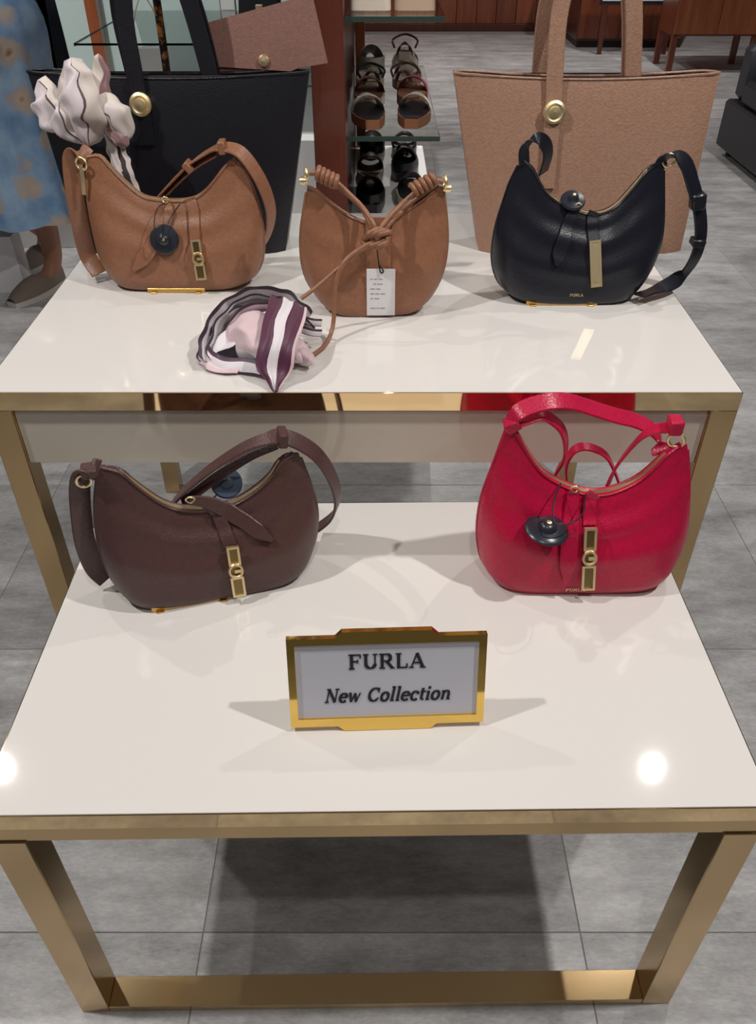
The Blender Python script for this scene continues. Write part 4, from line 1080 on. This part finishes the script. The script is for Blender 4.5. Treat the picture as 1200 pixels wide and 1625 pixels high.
SM = {'cream': mat('cream_shoe_leather', (.74, .66, .55), .5), 'blk': mat('black_shoe_leather', (.012, .012, .016), .35), 'tanl': mat('tan_shoe_leather', (.32, .14, .07), .45),
      'pink': mat('rose_pink_shoe_leather', (.52, .13, .16), .45), 'grn': mat('pale_green_shoe_leather', (.42, .46, .36), .5), 'brn': mat('dark_brown_shoe_leather', (.09, .035, .022), .4),
      'cork': mat('cork_brown_sole', (.20, .08, .035), .6), 'ivory': mat('ivory_sole', (.70, .62, .52), .5), 'beige': mat('beige_insole', (.46, .33, .24), .6)}
M.update(SM)
proto = {}
def put_shoe(kind, um, sm, im, loc, rz, label, group, heel=.03, L=.228):
    key = (kind, um, sm, im, heel, L)
    t = thing('shoe', loc, label, 'shoe', rz, group)
    if key not in proto:
        proto[key] = [(nm, g.build(nm, m_, t, 50)) for nm, g, m_ in make_shoe(kind, um, sm, im, heel=heel, L=L)]
    else:
        for nm, o in proto[key]: copy_part(o, t)
    return t
G1 = 'sandals on the upper glass shelf'; G2 = 'black shoes on the white lower shelf'
zs_ = .8205
for (x, y, kind, um, sm, im, rz, hl, lab) in (
    (-.014, 2.245, 'slide', 'cream', 'cork', 'blk', .10, .006, 'cream mule with dark insole, front left on the glass shoe shelf'),
    (.085, 2.255, 'slide', 'ivory', 'cork', 'blk', -.10, .006, 'brown soled mule with black inside, front right on the glass shoe shelf'),
    (-.018, 2.475, 'slide', 'tanl', 'ivory', 'tanl', .05, .006, 'tan slide with pale sole edge, second row left on the glass shoe shelf'),
    (.085, 2.490, 'slide', 'pink', 'cork', 'tanl', -.12, .006, 'rose pink slide, second row right on the glass shoe shelf'),
    (-.018, 2.705, 'sandal', 'blk', 'ivory', 'beige', .06, .008, 'black strappy sandal with pale sole, third row left on the glass shoe shelf'),
    (.075, 2.715, 'sandal', 'brn', 'tanl', 'beige', -.12, .008, 'dark brown strappy sandal, third row right on the glass shoe shelf'),
    (-.016, 2.936, 'loafer', 'cream', 'ivory', 'blk', .05, .008, 'cream shoe with dark opening, rearmost left on the glass shoe shelf'),
    (.085, 2.955, 'sandal', 'brn', 'ivory', 'beige', -.05, .05, 'dark sandal with high heel strap, rearmost right on the glass shoe shelf')):
    put_shoe(kind, um, sm, im, (x, y, zs_), rz, lab, G1, hl)
for (x, y, kind, um, sm, im, rz, lab) in (
    (-.020, 2.420, 'loafer', 'blk', 'blk', 'blk', .02, 'black loafer nearest the knotted bag on the white shelf'),
    (.090, 2.470, 'slide', 'blk', 'ivory', 'blk', -.1, 'black slide with pale sole, near right on the white shelf'),
    (-.026, 2.700, 'slide', 'blk', 'ivory', 'brn', .0, 'black slide with dark insole, middle left on the white shelf'),
    (.075, 2.740, 'loafer', 'blk', 'blk', 'blk', -.12, 'black loafer, middle right on the white shelf'),
    (-.020, 2.950, 'loafer', 'blk', 'ivory', 'blk', .0, 'black pale soled shoe at the far left of the white shelf'),
    (.088, 2.985, 'sandal', 'blk', 'blk', 'blk', -.05, 'black strappy sandal at the far right of the white shelf')):
    put_shoe(kind, um, sm, im, (x, y, .5505), rz, lab, G2, .008)
# small bags on the top glass shelf
def small_bag(loc, w, d, h, m_, label, rz=0, hm=None):
    R = thing('handbag', loc, label, 'handbag', rz)
    g = MB()
    rows = []
    for k in range(9):
        v = k / 8; ww = w * (1 - .10 * v) / 2; dd = d * (1 - .45 * v) / 2
        ring = []
        for i in range(28):
            a = 2 * math.pi * i / 28; c, s_ = math.cos(a), math.sin(a)
            ring.append((ww * abs(c) ** .35 * (1 if c > 0 else -1), dd * abs(s_) ** .45 * (1 if s_ > 0 else -1), h * v))
        rows.append(ring)
    g.grid(rows, True, uv=False); g.f.append(tuple(range(27, -1, -1))); k = len(g.v) - 28; g.f.append(tuple(range(k, k + 28)))
    g.build('body', m_, R, 50)
    MB().ribbon([(-w * .36, 0, h * .9), (-w * .30, 0, h * 1.3), (0, 0, h * 1.62), (w * .30, 0, h * 1.3), (w * .36, 0, h * .9)], .014, .004, wdir=(0, 1, 0)).build('handle', hm or m_, R, 40)
    MB().box(-w * .08, w * .08, -d / 2 - .004, -d / 2 + .004, h * .45, h * .62, .002).build('clasp', 'gold', R, None)
    return R
small_bag((-.018, 2.34, 1.0815), .10, .07, .15, 'ivory', 'small ivory bag on the top glass shelf, next to the wood panel')
small_bag((.090, 2.34, 1.0815), .10, .07, .15, 'beige', 'small beige bag on the top glass shelf, at its open end')

# ================================================================== white display behind the black tote
R = thing('display_cabinet', (-.72, 4.1, 0), 'white display cabinet with mint tinted panels and glass shelf, behind the black tote', 'cabinet')
MB().box(-1.05, .55, -.45, .62, 0, .46, .004).build('plinth', 'white', R, None)
MB().box(-1.07, .55, .62, .66, 0, 2.3, .003).build('back_panel', 'white', R, None)
MB().box(-1.04, -.06, .595, .618, .47, 2.2, .003).build('tinted_panel', 'mint', R, None, label='mint tinted glass panel')
MB().box(.02, .52, .595, .618, .47, 2.2, .003).build('tinted_panel', 'mint', R, None, label='mint tinted glass panel')
MB().box(-.056, .014, .590, .619, .47, 2.2, .003).build('divider', 'white', R, None)
o = MB().box(-.49, .54, -.40, .59, .800, .808, .0006).build('glass_shelf', 'glass', R, None)
MB().box(-.494, -.490, -.40, .59, .797, .809, .0004).build('edge_strip', 'glassedge', o, None)
MB().box(.13, .54, -.404, -.400, .797, .809, .0004).build('edge_strip', 'glassedge', o, None)
MB().box(-.70, -.645, .50, .56, .461, 2.3, .003).build('corner_post', 'woodlight', R, None, label='orange brown wood post')
small_bag((-.965, 3.92, .4605), .17, .10, .30, 'white', 'white and beige bag with rounded corners on the cabinet plinth behind the black tote', .2, 'beige')
small_bag((-.52, 4.2, .8085), .20, .09, .13, 'blk', 'small black bag on the cabinet glass shelf, above the mauve clutch', 0, 'white')
R = thing('tortoiseshell_stand', (-.865, 3.72, .4605), 'thin tortoiseshell display pole seen between the black tote handles', 'display stand')
MB().lathe([(0, 0), (.04, 0), (.04, .006), (.012, .012), (.012, .02), (0, .02)]).build('base', 'tortoise', R)
MB().tube([(0, 0, .015), (.003, 0, .4), (.0, 0, .8)], .016, 10, 8).build('pole', 'tortoise', R, 60)
MB().lathe([(0, .80), (.02, .80), (.024, .82), (.016, .838), (0, .84)]).build('finial', 'gold', R)
R = thing('shoulder_bag', (-1.215, 3.45, 0), 'tall black folded bag beside the floral dress, behind the scarf', 'bag')
g = MB(); g.box(-.05, .05, -.05, .05, 0, .60, .01); g.build('body', 'tote_black', R)
MB().ribbon([(-.03, 0, .59), (-.02, 0, .9), (.0, 0, 1.12), (.02, 0, .9), (.03, 0, .59)], .065, .010, wdir=(1, 0, 0)).build('strap', 'tote_black', R)

# ================================================================== counters and cabinet at the back right
R = thing('counter', (2.42, 9.25, 0), 'low red wood service counter far behind the pinkish tan tote', 'counter')
MB().box(-.52, .50, -.3, .3, .06, 1.05, .004).build('body', 'wooddark', R, None)
MB().box(-.50, .48, -.27, .3, 0, .06, .002).build('plinth', 'strapdark', R, None)
for k in range(5):
    MB().box(-.51 + k * .2, -.51 + k * .2 + .195, -.315, -.300, .08, 1.03, .003).build('front_panel', 'wood', R, None)
MB().box(-.54, .52, -.34, .32, 1.05, 1.09, .004).build('worktop', 'wooddark', R, None)
R = thing('framed_notice', (2.36, 8.60, .395), 'white notice in a black frame leaning at the far counter', 'notice')
# stands on its own low easel
MB().box(-.36, .36, -.01, .01, 0, .50, .003).build('frame', 'ink', R, None)
MB().box(-.34, .34, -.014, -.010, .03, .48, .001).build('sheet', 'paper', R, None)
for sx in (-.3, .3):
    MB().box(sx - .02, sx + .02, -.012, .012, -.395, 0, .002).build('leg', 'wooddark', R, None)
R = thing('wood_cabinet', (2.80, 7.75, 0), 'orange brown wood cabinet on slim legs at far right, beside the black sofa', 'cabinet')
MB().box(-.36, .36, -.02, .42, .27, 1.1, .004).build('body', 'wood', R, None)
for k in range(2):
    o = MB().box(-.355 + k * .357, -.355 + k * .357 + .353, -.038, -.02, .285, 1.08, .003).build('door', 'woodlight', R, None)
    MB().box(.0 + (-.03 if k == 0 else .02), .0 + (-.02 if k == 0 else .03), -.05, -.038, .62, .76, .002).build('handle', 'gold', o, None)
for sx in (-.335, .335):
    for sy in (.0, .39):
        MB().box(sx - .025, sx + .025, sy - .02, sy + .02, 0, .27, .002).build('leg', 'wood', R, None)
R = thing('wood_screen', (3.62, 8.0, 0), 'dark red wood screen at the right edge behind the black sofa', 'screen')
for k in range(4):
    MB().box(-.36 + k * .18, -.36 + k * .18 + .175, -.02, .02, .04, 2.2, .004).build('board', 'wooddark', R, None)
MB().box(-.38, .38, -.03, .03, 0, .04, .003).build('base', 'wooddark', R, None)

# ================================================================== sofa
R = thing('sofa', (2.04, 3.35, 0), 'black leather sofa end at the right edge of the picture', 'sofa')
MB().box(0, .95, 0, 1.90, .045, .30, .02).build('base', 'sofa', R)
for k in range(2):
    MB().box(.012, .70, .02 + k * .86, .02 + k * .86 + .85, .302, .43, .035).build('seat_cushion', 'sofa', R)
MB().box(.72, .96, 0, 1.90, .30, .80, .04).build('backrest', 'sofa', R)
MB().box(.045, .97, 1.74, 1.93, .30, .585, .04).build('armrest', 'sofa2', R)
for sx in (.07, .88):
    for sy in (.08, 1.82):
        MB().lathe([(0, 0), (.018, 0), (.024, .05), (0, .05)], (sx, sy, 0)).build('foot', 'ink', R)

# ================================================================== person in the floral dress
def skin_body(name, joints, edges, matname, parent, sub=2):
    me = bpy.data.meshes.new(name)
    me.from_pydata([j[:3] for j in joints], edges, [])
    o = bpy.data.objects.new(name, me); COL.objects.link(o)
    mo = o.modifiers.new('skin', 'SKIN'); mo.use_smooth_shade = True
    for v, j in zip(me.skin_vertices[0].data, joints):
        v.radius = (j[3], j[4] if len(j) > 4 else j[3])
    me.skin_vertices[0].data[0].use_root = True
    sb = o.modifiers.new('sub', 'SUBSURF'); sb.levels = sub; sb.render_levels = sub
    me.materials.append(M[matname]); o.parent = parent
    return o
R = thing('person', (-1.36, 3.10, 0), 'person in a blue floral dress and taupe slip on shoes, at the left edge', 'person', math.radians(0))
# joints: pelvis root, spine, head, arms (down, hands at the front), legs
J = [(0, 0, .92, .12, .10), (0, 0, 1.10, .105, .085), (0, .01, 1.28, .125, .09), (0, .01, 1.38, .07, .06), (0, 0, 1.45, .048), (0, -.01, 1.52, .065, .075), (0, -.015, 1.61, .078, .092), (0, -.005, 1.68, .05, .06),
     (.085, 0, .88, .085), (.075, .03, .50, .056), (.055, .10, .32, .052), (.038, .145, .10, .038), (.018, .10, .05, .034), (-.02, .02, .035, .03),
     (-.085, 0, .88, .085), (-.09, -.01, .50, .052), (-.10, .22, .30, .046), (-.10, .46, .09, .034), (-.105, .41, .045, .034), (-.115, .34, .035, .03),
     (.16, .01, 1.36, .048), (.19, .03, 1.14, .038), (.11, -.15, 1.22, .028), (.08, -.20, 1.25, .026, .018), (-.16, .01, 1.36, .048), (-.19, .03, 1.14, .038), (-.11, -.15, 1.20, .028), (-.08, -.20, 1.23, .026, .018)]
E_ = [(0, 1), (1, 2), (2, 3), (3, 4), (4, 5), (5, 6), (6, 7), (0, 8), (8, 9), (9, 10), (10, 11), (11, 12), (12, 13), (0, 14), (14, 15), (15, 16), (16, 17), (17, 18), (18, 19),
      (2, 20), (20, 21), (21, 22), (22, 23), (2, 24), (24, 25), (25, 26), (26, 27)]
for base, sx in ((23, 1), (27, -1)):
    bx_, by_, bz_ = J[base][:3]
    for k, (ox, oz, ln) in enumerate(((-.022, .004, .062), (-.008, 0, .072), (.007, -.001, .068), (.020, -.003, .054))):
        i = len(J)
        J.append((bx_ + ox, by_ - .03, bz_ - .012 + oz, .0095)); J.append((bx_ + ox * 1.05, by_ - .03 - ln * .45, bz_ - .030, .0085)); J.append((bx_ + ox * 1.05, by_ - .03 - ln * .62, bz_ - .058, .0075))
        E_ += [(base, i), (i, i + 1), (i + 1, i + 2)]
    i = len(J)
    J.append((bx_ - sx * .030, by_ - .008, bz_ - .012, .0105)); J.append((bx_ - sx * .040, by_ - .04, bz_ - .028, .009)); E_ += [(base, i), (i, i + 1)]
skin_body('body', J, E_, 'skin', R, 2)
# dress, lofted with soft pleats
rows = []
prof = [(.335, .255, .20), (.42, .250, .195), (.60, .235, .185), (.80, .245, .180), (.97, .255, .18), (1.10, .19, .145), (1.20, .165, .130), (1.32, .185, .125), (1.40, .13, .095), (1.43, .085, .075)]
for z, rx, ry in prof:
    row = []
    k_ = max(0, (1.05 - z) / .75)
    for i in range(72):
        a = 2 * math.pi * i / 72
        rr = 1 + .075 * k_ * math.sin(9 * a + 1.5 * z) + .03 * k_ * math.sin(17 * a)
        row.append((rx * rr * math.cos(a), ry * rr * math.sin(a), z))
    rows.append(row)
sp_rows = [[None] * 72 for _ in range((len(prof) - 1) * 4 + 1)]
for i in range(72):
    for k, p in enumerate(spline([r_[i] for r_ in rows], 4)): sp_rows[k][i] = tuple(p)
g = MB(); g.grid(sp_rows, True, uv=False)
g.grid([[(p[0] * .97, p[1] * .97, p[2]) for p in r_] for r_ in sp_rows[:8]], True, uv=False)
g.build('dress', 'floral', R, 60, label='long blue dress with beige and rust flowers')
# sleeves
for sx in (1, -1):
    MB().tube([(sx * .13, .01, 1.36), (sx * .17, .012, 1.30), (sx * .195, .018, 1.18)], lambda t: .066 - .008 * t, 16, 5).build('sleeve', 'floral', R, 60)
# hair
rows = []
for k in range(12):
    v = k / 11; z = 1.72 - .42 * v
    rr = .098 * math.sin(min(1, v * 3 + .12) * math.pi / 2) * (1 - .15 * v)
    rows.append([(rr * math.cos(a), .012 + rr * 1.1 * math.sin(a) + .02 * v, z) for a in [math.radians(-25 + 230 * q / 20) for q in range(21)]])
g = MB(); g.grid(rows, uv=False); g.grid([[(p[0] * .9, p[1] * .9, p[2] - .006) for p in r_] for r_ in rows], uv=False)
g.build('hair', 'hair', R, 60)
for sx in (-1, 1):
    MB().lathe([(0, -.006), (.008, -.004), (.010, 0), (.008, .004), (0, .006)], (sx * .030, -.098, 1.605), (0, -1, 0), 12).build('eye', 'white', R, 60)
MB().tube([(0, -.098, 1.61), (0, -.115, 1.58), (0, -.108, 1.565)], .010, 8, 4).build('nose', 'skin', R, 60)
MB().tube([(-.022, -.093, 1.535), (0, -.102, 1.532), (.022, -.093, 1.535)], .006, 8, 4).build('mouth', 'pink', R, 60)
# slip on shoes
def slip_on(parent, x, y, rz):
    g = MB(); n = 20
    M4 = Matrix.Translation((x, y, 0)) @ Matrix.Rotation(rz, 4, 'Z')
    L, W_ = .285, .105
    rows = []; so = []
    for i in range(n):
        s = i / (n - 1); w = W_ / 2 * max(.05, math.sin(math.pi * min(1, .07 + .88 * s))) ** .45 * (.78 + .26 * s if s < .7 else .96)
        hh = .070 - .028 * s if s < .45 else .0575 * (1 - ((s - .45) / .6) ** 2.4) + .006
        a0 = 55 if s < .42 else 90
        angs = [math.radians(q) for q in ([0, 15, 30, 45, a0] if s < .42 else [0, 22, 45, 68, 90])]
        full = angs + [math.pi - a for a in angs[::-1]]
        rows.append([M4 @ Vector((w * math.cos(a), -(s - .3) * L, .018 + hh * math.sin(a))) for a in full])
        so.append([M4 @ Vector((q_ * w * 1.05, -(s - .3) * L, z)) for q_, z in ((-1, 0), (1, 0), (1, .02), (-1, .02))])
    g.grid(rows, uv=False)
    o = g.build('shoe', 'shoe_grey', parent, 60, label='taupe slip on shoe')
    g = MB(); g.grid(so, True, uv=False); g.f.append((0, 1, 2, 3)); k = len(g.v) - 4; g.f.append((k + 3, k + 2, k + 1, k))
    g.build('sole', 'rubber', o, 40)
slip_on(R, .008, .085, math.radians(-25))
slip_on(R, -.105, .415, math.radians(-12))
# white carrier bags on the floor by the person
def carrier(loc, w, d, h, rz, label):
    R = thing('carrier_bag', loc, label, 'paper bag', rz)
    g = MB(); k = .97
    v = [(-w / 2, -d / 2, 0), (w / 2, -d / 2, 0), (w / 2, d / 2, 0), (-w / 2, d / 2, 0), (-w / 2 * k, -d / 2 * k, h), (w / 2 * k, -d / 2 * k, h), (w / 2 * k, d / 2 * k, h), (-w / 2 * k, d / 2 * k, h)]
    g.add(v, [(0, 3, 2, 1), (0, 1, 5, 4), (1, 2, 6, 5), (2, 3, 7, 6), (3, 0, 4, 7)])
    g.add([(x * .985, y * .985, z) for x, y, z in v], [(0, 3, 2, 1), (0, 1, 5, 4), (1, 2, 6, 5), (2, 3, 7, 6), (3, 0, 4, 7)])
    g.build('body', 'paper', R, None)
    for s in (-1, 1):
        MB().tube([(-w * .2, s * d * .47, h - .01), (-w * .18, s * d * .55, h + .03), (0, s * d * .60, h + .05), (w * .18, s * d * .55, h + .03), (w * .2, s * d * .47, h - .01)], .004, 6, 5).build('handle', 'bluegrey', R, 60)
    return R
carrier((-1.548, 3.205, 0), .22, .11, .225, math.radians(4), 'white paper carrier bag on the floor, at the left edge beside the shoe')
